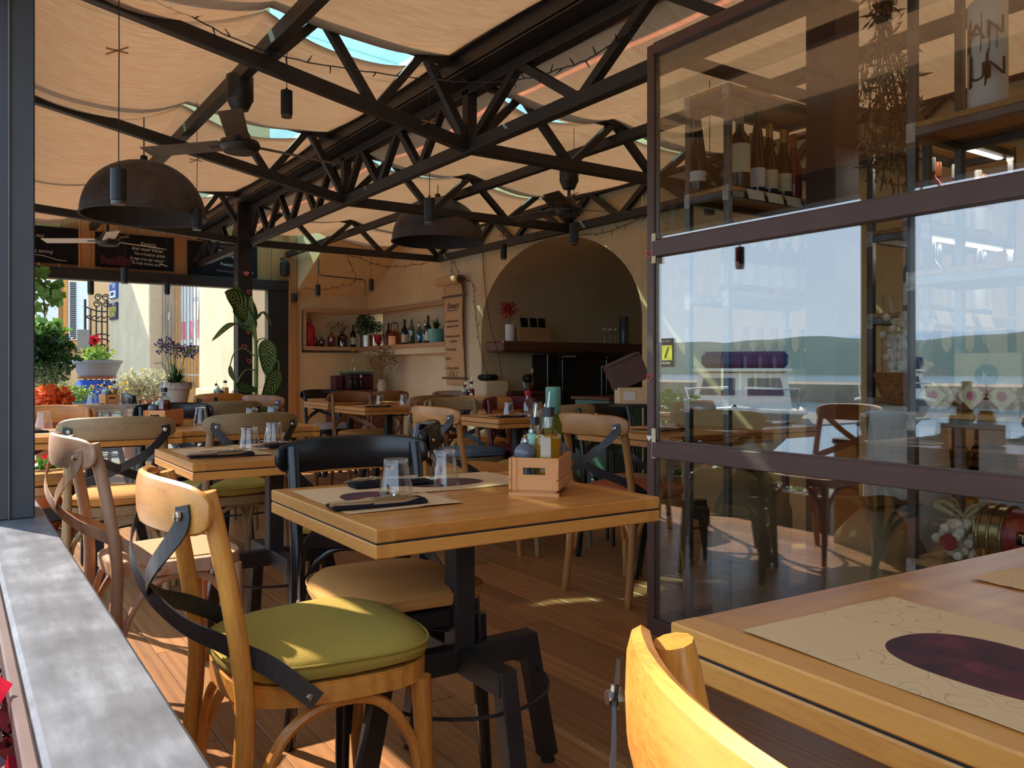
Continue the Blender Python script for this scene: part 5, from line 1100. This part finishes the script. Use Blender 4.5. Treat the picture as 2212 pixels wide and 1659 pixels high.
c = aty(300, 835, 10.9); shrub('silver_ragwort', 'silvery grey bush with yellow flower heads at the lane', (c.x, 10.9, c.z - .02), (.30, .22, .20), 900, .07, 'leaf_silver', 41, 'terracotta', .35, ('petal_yellow', 8, .04), .6)
c = aty(330, 825, 11.3); shrub('silver_ragwort', 'second silvery bush just behind the flower pot', (c.x, 11.3, c.z), (.22, .2, .18), 600, .06, 'leaf_silver', 42, 'terracotta', .35)
c = aty(150, 850, 9.6); shrub('herb_pot', 'lime green herb bush in a dark trough left of the crate', (c.x, 9.6, c.z), (.24, .15, .11), 800, .035, 'leaf_lime', 43, 'soil', .6)
c = aty(108, 862, 7.2); shrub('orange_flowers', 'round orange flower bush in a pot beside the grey post', (c.x, 7.2, c.z), (.15, .15, .10), 520, .05, 'petal_orange', 44, 'terracotta', .8); 
c = aty(95, 770, 11.0); shrub('climbing_bush', 'tall dark green leafy bush left of the lane', (c.x, 11.0, c.z), (.34, .3, .34), 1100, .085, 'leaf_dark', 45, None, .7)
c = aty(92, 715, 11.0); shrub('climbing_bush', 'sunlit light green leaves above the dark bush', (c.x, 11.0, c.z), (.22, .2, .14), 260, .10, 'leaf_vine', 46, None, .8)
c = aty(92, 832, 10.6); shrub('rosemary_bush', 'grey-green needle bush below the dark bush', (c.x, 10.6, c.z), (.30, .25, .26), 1500, .05, 'leaf_olive', 47, None, .15)
c = aty(92, 632, 9.6); t = thing('vine_branch', 'hanging vine with large light leaves in the upper left of the opening', 'vine', (c.x, 9.6, c.z)); stuff(leaves(B(), (0, 0, 0), (.16, .1, .22), 80, .10, random.Random(48), .9).obj('foliage', 'leaf_vine', t)); B().tube([(-.3, 0, .5), (0, 0, .1), (.02, 0, -.25)], .008, 6).obj('branch', 'stem_brown', t)
c = aty(235, 848, 9.9); shrub('lace_flowers', 'loose white and yellow blossoms behind the sunlit crate', (c.x, 9.9, c.z), (.25, .15, .12), 260, .022, 'leaf_olive', 49, None, .3, ('petal_yellow', 40, .03))
for i, (px, py, yy, m) in enumerate(((120, 1010, 6.6, 'petal_red'), (95, 1030, 6.3, 'leaf_mid'), (420, 1030, 7.6, 'leaf_lime'), (480, 1035, 8.6, 'leaf_lime'))):
    c = aty(px, py, yy); shrub('floor_plant', ('red geranium pot on the floor by the post', 'leafy green pot plant on the floor by the post', 'low green plant on the floor behind the weathered chair', 'small green plant on the floor behind the second table')[i], (c.x, yy, max(.10, c.z)), (.16, .14, .10), 260, .06, m, 60 + i, 'terracotta', .6)
t = thing('glass_screen', 'low clear wind screen behind the street-side tables', 'screen', (.55, 7.2, 0))
t = t
B().bb((0, 0, .05), (1.3, .008, .80)).obj('pane', 'glass_screen', t); B().rbox((0, 0, .42), (.03, .03, .84), .003).obj('post', 'steel_dark', t); B().rbox((1.3, 0, .42), (.03, .03, .84), .003).obj('post', 'steel_dark', t)

# planter with dark foliage outside the sill
t = thing('sill_planter', 'planter with dark wine leaves and red blossoms below the slate sill', 'planter', (-.035, 1.15, 0)); B().bb((-.10, -1.2, .2), (.12, 1.2, .48)).obj('trough', 'steel_dark', t)
rg = random.Random(71); stuff(leaves(B(), (.01, 0, .53), (.11, 1.15, .07), 1300, .05, rg, .7).obj('foliage', 'leaf_wine', t)); stuff(leaves(B(), (.03, -.1, .60), (.09, .4, .04), 60, .045, rg, .9).obj('blossoms', 'petal_red', t))

# ================================================================ inside the glass shop
def rack(x0, x1, y0, y1, zs, top, label, posts=None):
    t = thing('steel_rack', label, 'shelf unit'); w = .026
    for x_ in (x0, x1):
        for y_ in (y0, y1): p_ = B().rbox((x_, y_, top / 2), (w, w, top), .002).obj('upright', 'steel_raw', t)
    for z_ in zs:
        for y_ in (y0, y1): B().rbox(((x0 + x1) / 2, y_, z_ - .031), (x1 - x0, w, w), .002).obj('bearer', 'steel_raw', t)
        for x_ in (x0, x1):
            B().rbox((x_, (y0 + y1) / 2, z_ - .031), (w, y1 - y0, w), .002).obj('bearer', 'steel_raw', t); 
        for x_, y_ in ((x0, y0), (x0, y1), (x1, y0)): B().rbox((x_ - .0135, y_, z_ - .03), (.002, .03, .06), .0008).obj('weld_seam', 'weld', t)
        B().rbox(((x0 + x1) / 2, (y0 + y1) / 2, z_ - .009), (x1 - x0 - .004 + .03, y1 - y0 + .022, .018), .002).obj('board', 'shelf_wood', t)
    return t
ra = rack(2.52, 3.14, 2.20, 2.405, (.95, 1.375, 1.79, 2.19), 2.19, 'steel wine rack nearest the window jamb')
rb = rack(3.06, 3.72, 1.70, 1.93, (.55, .955, 1.29, 1.62, 2.01), 2.01, 'steel wine rack behind the dark pillar')
rc = rack(2.475, 2.755, .45, 1.42, (.48, .935, 1.37, 1.83), 2.40, 'steel display rack close to the glass at the right edge')
struct(B().rbox((3.02, 2.08, 1.3), (.17, .14, 2.6), .006).obj('column_shop', 'frame_brown'))
tops = ['foil_black', 'foil_tan', 'foil_black', 'foil_gold', 'foil_gold', 'foil_copper']
# upper shelf of the first rack
row = [(1548, 'wine_dark', 'foil_black', 'label_white', 'flute', .34, .036, 'slender dark bottle at the rack corner', (.10, .22)), (1598, 'wine_dark', 'foil_tan', 'label_cream', 'bordeaux', .33, .042, 'large dark bottle with tall cream label', (.20, .55)),
       (1636, 'wine_dark', 'foil_black', 'label_white', 'flute', .36, .036, 'slim tall bottle with white label', (.06, .28)), (1662, 'wine_dark', 'foil_gold', 'label_cream', 'burgundy', .30, .036, 'gold-capped bottle with cream label, left of two', (.08, .34)),
       (1692, 'wine_dark', 'foil_gold', 'label_cream', 'burgundy', .29, .036, 'gold-capped bottle with cream label, right of two', (.08, .34)), (1714, 'wine_rose', 'foil_copper', None, 'burgundy', .28, .036, 'reddish bottle lettered PINOT beside the dark pillar', (.1, .3))]
for px, body, foil, lab, kind, h, r, l, lzz in row:
    p = aty(px, 400, 2.235); bottle(p.x, 2.235 + (.0 if px != 1548 else .10), 1.79, l + ', upper shelf of the near rack', body, foil, lab, h, r, kind, lz=lzz)
for i, px in enumerate((1625, 1655, 1685, 1712)): p = aty(px, 400, 2.335); bottle(p.x, 2.335, 1.79, ('first', 'second', 'third', 'fourth')[i] + ' bottle of the back row, upper shelf of the near rack', 'wine_dark', 'foil_gold', None, .285, .036, 'burgundy')
p = aty(1718, 400, 2.2); o = text('bottle_lettering', 'PINOT', .035, 'label_red', None, (p.x - .002, 2.197, 1.93), (R(90), R(90), 0)); tag(o, 'vertical PINOT lettering on the reddish bottle', 'lettering')
for i in range(6): bottle(2.59 + i * .092, 2.25, 1.375, ('first', 'second', 'third', 'fourth', 'fifth', 'sixth')[i] + ' bottle from the jamb on the middle shelf of the near rack', 'wine_dark' if i % 3 else 'wine_rose', tops[i], 'label_white', .29, .036, 'bordeaux')
for i in range(6): bottle(2.59 + i * .092, 2.25, .95, ('first', 'second', 'third', 'fourth', 'fifth', 'sixth')[i] + ' bottle from the jamb on the lower shelf of the near rack', 'wine_rose' if i < 4 else 'wine_dark', 'foil_copper' if i < 4 else 'foil_black', 'label_cream', .29, .036, 'bordeaux')
for i in range(4):
    o = B().rbox((0, 0, 0), (.095, .004, .045), .001, Matrix.Rotation(R(-20), 3, 'X')).obj('price_card', 'label_white', None, False, (2.66 + i * .12, 2.178, 1.765)); tag(o, ('first', 'second', 'third', 'fourth')[i] + ' white price card from the corner on the near rack', 'price card', 'price cards')
for i, z_ in enumerate((1.968, 1.578)):
    t = thing('shelf_light', ('upper', 'lower')[i] + ' slim light strip under a shelf of the rack behind the pillar', 'light', (3.42, 1.735, z_)); B().rbox((0, 0, .006), (.56, .03, .012), .002).obj('housing', 'label_white', t); B().box((0, 0, -.003), (.54, .02, .006)).obj('diffuser', 'led_light', t)
# second rack
lv = [(1.62, 'rose bottles', 'wine_rose', ('foil_copper', 'foil_white', 'foil_copper', 'foil_white', 'foil_copper', 'foil_white', 'foil_copper'), 'label_white'), (1.29, 'label bottles', 'wine_dark', ('foil_black',) * 7, 'label_white'), (.955, 'red-capped bottles', 'wine_dark', ('foil_white', 'foil_red', 'foil_red', 'foil_red', 'foil_white', 'foil_red', 'foil_white'), 'label_red'), (.55, 'lowest bottles', 'wine_dark', ('foil_black',) * 7, None)]
orn = ('first', 'second', 'third', 'fourth', 'fifth', 'sixth', 'seventh')
for z_, nm, body, fo, lab in lv:
    for i in range(7): bottle(3.10 + i * .090, 1.755 if i % 2 else 1.78, z_, orn[i] + ' from the left of the ' + nm + ' in the rack behind the pillar', body, fo[i], lab, .28, .036, 'bordeaux', lz=(.10, .42))
for i in range(3): o = B().rbox((0, 0, 0), (.10, .004, .055), .001, Matrix.Rotation(R(-20), 3, 'X')).obj('price_card', 'label_cream', None, False, (3.14 + i * .16, 1.678, 1.262)); tag(o, orn[i] + ' cream price card on the rack behind the pillar', 'price card', 'price cards')
# display rack: cans on top
for i, (y_, tx) in enumerate(((1.245, 'AN\nUN'), (1.03, 'X\nB'), (.80, 'AN'))):
    t = thing('gift_tin', ('white gift tin with black charcoal letters', 'white gift bottle with black letters at the frame edge', 'white gift tin farthest along the top shelf')[i], 'tin', (2.575, y_, 1.832)); B().lathe([(.052, 0), (.054, .006), (.054, .33), (.05, .336)] if i != 1 else [(.05, 0), (.052, .006), (.052, .17), (.03, .21), (.018, .23), (.018, .29)], 28).obj('body', 'label_white', t, True)
    rg = random.Random(80 + i); b = B()
    for k in range(16):
        a = math.pi + rg.uniform(-1.1, 1.1); z_ = rg.choice((.09, .19)); b.tube([(.0545 * math.cos(a), .0545 * math.sin(a), z_ + rg.uniform(-.02, .0)), (.0545 * math.cos(a + .05), .0545 * math.sin(a + .05), z_ + rg.uniform(.05, .10) * (1 if i != 1 else .4))], rg.uniform(.002, .0055), 4, True, .4)
    b.obj('charcoal_strokes', 'oven_black', t); text('lettering', tx.split('\n')[0], .075, 'oven_black', t, (-.056, .03, .21 if i != 1 else .10), RX); 
    if '\n' in tx: text('lettering', tx.split('\n')[1], .075, 'oven_black', t, (-.056, .03, .09 if i != 1 else .03), RX)
# middle shelf: paper boxes with a round mark, sweets, tags
for i, (x_, y_) in enumerate(((2.67, 1.28), (2.66, 1.05), (2.66, .80))):
    t = thing('paper_box', ('first', 'second', 'third')[i] + ' pale gift box with round dark mark on the display rack', 'box', (x_, y_, .937)); B().rbox((0, 0, .09), (.06, .20, .18), .003).obj('body', 'kraft_light', t); B().cyl((-.031, 0, .11), (-.033, 0, .11), .035, .035, 20).obj('round_mark', 'ceramic_grey', t); text('lettering', 'K', .035, 'label_white', t, (-.0335, .012, .098), RX)
rg = random.Random(90)
for i in range(6):
    t = thing('sweets_bag', ('first', 'second', 'third', 'fourth', 'fifth', 'sixth')[i] + ' little bag of red and cream sweets from the rack post', 'bag', (2.53 + .03 * (i % 2), 1.36 - i * .10, .937)); b = B()
    for k in range(22): b.ball((rg.uniform(-.03, .03), rg.uniform(-.042, .042), .015 + rg.random() * .06), .014, 6, 4)
    stuff(b.obj('sweets', 'candy_pink' if i % 2 else 'candy_cream', t, True)); tg = B().box((0, 0, 0), (.002, .06, .06), Matrix.Rotation(R(45), 3, 'X')).obj('tag', 'label_cream', t, False, (-.05, 0, .05)); B().cyl((-.002, 0, 0), (-.003, 0, 0), .014, .014, 14).obj('tag_print', 'candy_pink', tg)
t = thing('sweets_cone', 'clear cone of red swirl lollipops at the frame edge', 'bag', (2.56, .985, .937)); B().rbox((0, 0, .05), (.07, .10, .10), .004).obj('paper_base', 'kraft_light', t); B().sheet(16, 6, lambda u, v_: ((.03 + .03 * v_) * math.cos(u * 6.2832), (.045 + .03 * v_) * math.sin(u * 6.2832), .09 + .22 * v_)).obj('film', 'glass_plain', t, True)
for k, (a, z_) in enumerate(((-.02, .15), (.03, .17), (0, .24), (-.04, .22), (.05, .25))): B().cyl((-.045, a, z_), (-.03, a, z_), .028, .028, 16).tube([(-.047, a + .018 * (1 - j / 16) * math.cos(j * .8), z_ + .018 * (1 - j / 16) * math.sin(j * .8)) for j in range(16)], .003, 4).obj('lollipop', 'candy_pink' if k % 2 else 'candy_cream', t)
o = bottle(2.60, 1.40, .937, 'dark squat bottle beside the sweets on the display rack', 'oil_green', 'foil_black', None, .10, .03, 'jar')
# white boards and barrel behind
wp = thing('white_board_wall', 'whitewashed wooden crate wall behind the display rack', 'crate', (3.0, 1.0, 0))
for i in range(5): B().rbox((0, -.05, .12 + i * .165), (.03, 1.05, .160), .003).obj('plank', 'white_wood', wp)
for y_ in (-.5, .4): B().rbox((.03, y_, .46), (.03, .05, .9), .003).obj('batten', 'white_wood', wp)
text('stencil', 'PR', .075, 'ink', wp, (-.018, .10, .55), RX)
t = thing('white_barrel', 'white tapered wooden tub behind the burlap sacks', 'tub', (2.92, 1.70, 0)); B().lathe([(.155, 0), (.155, .45), (.145, .70), (.125, .93), (.115, .935)], 24).obj('staves', 'white_wood', t, True)
t = thing('popcorn_basket', 'wicker basket with a clear bag of dried mushrooms', 'basket', (2.92, 1.70, .936)); B().lathe([(.06, 0), (.075, .01), (.10, .06), (.115, .12), (.11, .12), (.09, .06), (.02, .015)], 24).obj('basket', 'wicker', t, True)
for k in range(5): B().tube([((.07 + .010 * k) * math.cos(j * .2618), (.07 + .010 * k) * math.sin(j * .2618), .012 + .024 * k) for j in range(25)], .006, 5, False).obj('wicker_coil', 'wicker', t)
rg = random.Random(95); b = B()
for k in range(120): z_ = rg.random(); b.ball((rg.gauss(0, .03) * (1.4 - .5 * z_), rg.gauss(0, .03) * (1.4 - .5 * z_), .08 + .26 * z_), .015, 6, 4)
stuff(b.obj('dried_mushrooms', 'candy_cream', t, True)); B().sheet(18, 6, lambda u, v_: ((.085 - .01 * v_) * math.cos(u * 6.2832) * (1 - .55 * v_ ** 3), (.085 + .01 * v_) * math.sin(u * 6.2832), .05 + .36 * v_)).obj('clear_bag', 'glass_plain', t, True)
def sack(name, label, c, rx, ry, h, m='burlap', knot=True, seed=0):
    t = thing(name, label, 'sack', c); rg = random.Random(seed); ph = [rg.random() * 6 for _ in range(4)]
    def prof(v_): return (1.0 - .12 * (1 - v_) ** 3) * (1 - .75 * max(0, (v_ - .70) / .30) ** 1.6)
    def fn(u, v_):
        a = u * 6.2832; k = prof(v_) * (1 + .05 * math.sin(3 * a + ph[0] + 4 * v_) + .03 * math.sin(7 * a + ph[1]) * (v_ + .3)); return (rx * k * math.cos(a), ry * k * math.sin(a), h * v_)
    B().sheet(40, 18, fn).obj('body', m, t, True)
    if knot:
        B().sheet(32, 8, lambda u, v_: ((rx * (.26 + .45 * v_) * (1 + .25 * math.sin(u * 6.2832 * 4 + ph[2]))) * math.cos(u * 6.2832), (ry * (.26 + .45 * v_) * (1 + .25 * math.sin(u * 6.2832 * 4 + ph[2]))) * math.sin(u * 6.2832), h * .97 + .16 * h * v_ - .10 * h * v_ * v_)).obj('ruffle', 'burlap_dark', t, True)
        B().tube([(rx * .28 * math.cos(k * .35), ry * .28 * math.sin(k * .35), h * .965) for k in range(19)], .008, 6, False).obj('tie', 'leaf_dry', t)
    return t
sack('burlap_sack', 'large full burlap sack standing behind the lower pane', (2.77, 2.295, .0), .19, .135, .66, seed=1)
sack('burlap_sack', 'burlap sack with rolled top beside the rack post', (2.62, 1.63, .0), .15, .16, .60, seed=2)
o = sack('burlap_sack', 'small brown folded burlap sack in front of the tub', (2.56, 1.49, .05), .09, .07, .50, 'burlap_dark', False, 3)
t = thing('biscuit_bag', 'clear bag of biscuits tied with a cream ribbon bow', 'bag', (2.58, 1.32, .482)); rg = random.Random(97); b = B()
for k in range(70): b.ball((rg.gauss(0, .03), rg.gauss(0, .035), .015 + rg.random() * .10), .016, 6, 4)
stuff(b.obj('biscuits', 'candy_cream', t, True)); B().cyl((-.085, 0, .06), (-.087, 0, .06), .026, .026, 18).obj('round_label', 'tin_red', t); b = B()
for k in range(8):
    a = k * .8; b.tube(curve_pts([(0, 0, .13), (.04 * math.cos(a), .05 * math.sin(a), .17), (.07 * math.cos(a), .09 * math.sin(a), .15 + .02 * (k % 2)), (.02 * math.cos(a), .02 * math.sin(a), .13)], 4), .005, 5, True, .25)
b.obj('ribbon_bow', 'label_cream', t)
t = thing('gift_tin', 'lying gold and red tin lettered TERAN in the lower rack', 'tin', (2.58, 1.12, .575)); B().cyl((0, .13, 0), (0, .05, 0), .085, .085, 32).obj('metal_end', 'gold_tin', t, True); B().cyl((0, .05, 0), (0, -.30, 0), .083, .083, 32).obj('red_sleeve', 'tin_red', t, True)
for y_ in (.12, .09, .055): B().tube([(.087 * math.cos(k * .2618), y_, .087 * math.sin(k * .2618)) for k in range(25)], .004, 5, False).obj('rib', 'gold_tin', t)
B().rbox((-.083, -.10, .012), (.006, .22, .040), .003).obj('name_plate', 'oven_black', t); text('lettering', 'TERANOV', .034, 'label_cream', t, (-.0875, .0, .0), RX)
# dried olive branches hanging from the frame
t = thing('dried_branches', 'bunch of dry olive branches hanging inside the glass', 'dried plant', (2.70, 1.66, 2.32)); rg = random.Random(99); b = B()
for k in range(22):
    e_ = Vector((rg.gauss(0, .045), rg.gauss(-.04, .06), -.30 - .38 * rg.random())); b.tube(curve_pts([(0, 0, .25), (rg.gauss(0, .015), rg.gauss(0, .015), .0), e_ * .5 + Vector((rg.gauss(0, .02), rg.gauss(0, .02), 0)), e_], 4), .0022, 4)
b.obj('twigs', 'stem_brown', t); L = B(); leaves(L, (0, -.02, -.33), (.09, .11, .30), 620, .05, rg, .2, -.8); leaves(L, (0, 0, .08), (.045, .045, .18), 260, .05, rg, .18, -1.2); stuff(L.obj('dry_leaves', 'leaf_dry', t))
B().cyl((0, 0, .0), (0, 0, .30), .006, .006, 6).obj('hanging_cord', 'leaf_dry', t)
# festival poster leaflet stuck on the shop window
p = atx(1441, 762, SX - .006); t = thing('window_leaflet', 'brown and yellow festival leaflet stuck on the shop window', 'leaflet', (SX - .005, p.y, p.z)); hh = atx(1441, 730, SX).z - atx(1441, 792, SX).z
B().box((0, 0, 0), (.002, .064, hh)).obj('sheet', 'frame_brown', t); B().box((-.0015, 0, 0), (.001, .056, hh * .52)).obj('yellow_field', 'sign_yellow', t); text('print', 'ISTARSKI', .013, 'label_cream', t, (-.0025, .028, hh * .36), RX); text('print', 'PRAZNIK', .012, 'label_cream', t, (-.0025, .028, -hh * .40), RX); B().tube([(-.0025, .012, -.02), (-.0025, -.008, .022)], .0025, 4).obj('emblem', 'stem_brown', t)

# ================================================================ harbour side: seen mirrored in the shop front
gq = struct(B().bb((-3.6, -30, -.10), (-.05, 60, -.04)).obj('ground_quay', 'quay'))
se = struct(B().bb((-900, -700, -1.3), (-3.6, 900, -1.2)).obj('water', 'sea'))
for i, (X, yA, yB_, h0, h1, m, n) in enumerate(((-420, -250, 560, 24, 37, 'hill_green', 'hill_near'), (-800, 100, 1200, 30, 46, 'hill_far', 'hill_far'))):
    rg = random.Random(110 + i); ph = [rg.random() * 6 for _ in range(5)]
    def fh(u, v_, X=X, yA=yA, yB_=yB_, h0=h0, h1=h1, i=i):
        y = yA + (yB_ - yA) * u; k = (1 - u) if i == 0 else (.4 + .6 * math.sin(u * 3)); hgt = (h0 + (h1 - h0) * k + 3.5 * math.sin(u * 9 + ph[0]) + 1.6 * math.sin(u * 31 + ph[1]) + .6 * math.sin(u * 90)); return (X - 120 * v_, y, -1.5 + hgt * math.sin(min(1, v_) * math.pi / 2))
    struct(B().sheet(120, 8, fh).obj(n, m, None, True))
struct(B().bb((-60, 10, -1.3), (-48, 160, .1)).obj('ground_breakwater', 'rocks'))
def boat(x, y, L, w, label, rz, cabin=True, blue=True, z=-.75):
    t = thing('motor_boat', label, 'boat', (x, y, z), R(rz)); k = 14
    def hull(u, v_):
        s_ = 2 * u - 1; yv = (v_ - .5) * L; f = max(0.05, 1 - max(0, (v_ - .45) / .55) ** 2.2); return (s_ * w / 2 * f * (1 - .35 * (1 - abs(s_)) * 0), yv, .95 + .25 * v_ ** 2 - .95 * (1 - abs(s_) ** 2.2))
    B().sheet(12, 20, hull).obj('hull', 'boat_hull', t, True)
    B().sheet(8, 20, lambda u, v_: ((2 * u - 1) * w / 2 * max(.05, 1 - max(0, (v_ - .45) / .55) ** 2.2) * .99, (v_ - .5) * L, .93 + .25 * v_ ** 2 + .10 * (1 - (2 * u - 1) ** 2))).obj('deck', 'boat_white', t, True)
    B().tube([((1 if j < 21 else -1) * w / 2 * max(.05, 1 - max(0, ((j if j < 21 else 41 - j) / 20 - .45) / .55) ** 2.2), ((j if j < 21 else 41 - j) / 20 - .5) * L, .95 + .25 * ((j if j < 21 else 41 - j) / 20) ** 2) for j in range(42)], .045, 6).obj('rub_rail', 'boat_white', t, True)
    if cabin:
        B().add([(-w * .40, .9, .95), (w * .40, .9, .95), (w * .40, -1.6, .95), (-w * .40, -1.6, .95), (-w * .34, .45, 1.78), (w * .34, .45, 1.78), (w * .36, -1.6, 1.80), (-w * .36, -1.6, 1.80)], [(0, 1, 5, 4), (1, 2, 6, 5), (2, 3, 7, 6), (3, 0, 4, 7), (4, 5, 6, 7)]).obj('cabin', 'boat_white', t)
        for s_ in (-1, 1): B().add([(s_ * w * .05, .70, 1.36), (s_ * w * .33, .70, 1.36), (s_ * w * .30, .53, 1.68), (s_ * w * .05, .53, 1.68)], [(0, 1, 2, 3) if s_ > 0 else (3, 2, 1, 0)]).obj('windscreen', 'boat_window', t)
        B().rbox((0, -.6, 1.83), (w * .78, 2.3, .06), .02).obj('roof', 'boat_white', t)
        if blue: B().rbox((0, -1.6, 2.05), (w * .74, 1.6, .34), .08).obj('canopy', 'boat_blue', t)
        for s_ in (-1, 1): B().tube(curve_pts([(s_ * w * .44, -.5, 1.05), (s_ * w * .45, .4, 1.45), (s_ * w * .36, L * .30, 1.50), (s_ * w * .05, L * .47, 1.55)], 6), .016, 6).obj('rail', 'chrome', t)
    return t
boat(-8.2, 10.9, 6.5, 2.35, 'white cabin boat with blue canopy mirrored in the shop glass', -128)
boat(-12.5, 6.0, 4.5, 1.7, 'small blue open boat mirrored beside the cabin boat', -110, False); boat(-22.0, 6.0, 5.5, 2.0, 'white motor boat moored farther out in the mirror image', -95); boat(-17, 13, 5.5, 2.0, 'distant white motor boat on the left of the mirror image', -120)
boat(-16, 2.0, 6, 2.0, 'white sailing boat hull mirrored at the frame edge', -80, True, False)
for i, (x_, y_, h) in enumerate(((-22.0, 10.8, 8.2), (-15.0, 4.6, 7.6))):
    t = thing('sail_mast', ('left', 'right')[i] + ' tall bare sail mast mirrored in the shop glass', 'mast', (x_, y_, -.8)); B().cyl((0, 0, 0), (0, 0, h), .07, .05, 8).obj('pole', 'steel_dark', t); B().cyl((-.05, -.8, h * .45), (.05, .8, h * .45), .02, .02, 6).obj('spreader', 'steel_dark', t)
    for s_ in (-1, 1): B().tube([(0, 0, h), (0, s_ * .8, h * .45), (0, s_ * 1.2, .4)], .008, 4).obj('stay', 'steel_dark', t)
for i, (x_, y_) in enumerate(((-3.3, 9.2), (-3.3, 4.6))):
    t = thing('street_lamp', ('left', 'right')[i] + ' twin-arm harbour lamp post mirrored in the shop glass', 'street lamp', (x_, y_, -.04)); B().cyl((0, 0, 0), (0, 0, 2.9), .03, .02, 8).obj('pole', 'iron_grey', t)
    for s_ in (-1, 1): a_ = B().tube(curve_pts([(0, 0, 2.7), (0, s_ * .10, 2.95), (0, s_ * .25, 2.95), (0, s_ * .30, 2.80)], 5), .012, 6).obj('arm', 'iron_grey', t); B().lathe([(.02, 2.80), (.09, 2.70), (.09, 2.69)], 14, (0, s_ * .30, 0)).obj('shade', 'iron_grey', a_, True)
shrub('quay_planter', 'green planter bush on the quay, mirrored left of the boat', (-2.9, 7.6, .55), (.35, .35, .28), 500, .10, 'leaf_mid', 120, 'terracotta', .5)

t = thing('hedge_trough', 'low planted trough outside the terrace edge, mirrored in the lower pane', 'planter', (-.32, 5.6, -.04)); B().bb((-.12, -2.2, 0), (.12, 2.2, .24)).obj('trough', 'concrete', t)
stuff(leaves(B(), (0, 0, .30), (.15, 2.2, .13), 2200, .06, random.Random(131), .6).obj('foliage', 'leaf_mid', t)); stuff(leaves(B(), (0, 0, .38), (.14, 2.1, .08), 160, .05, random.Random(132), .9).obj('blossoms', 'petal_orange', t))
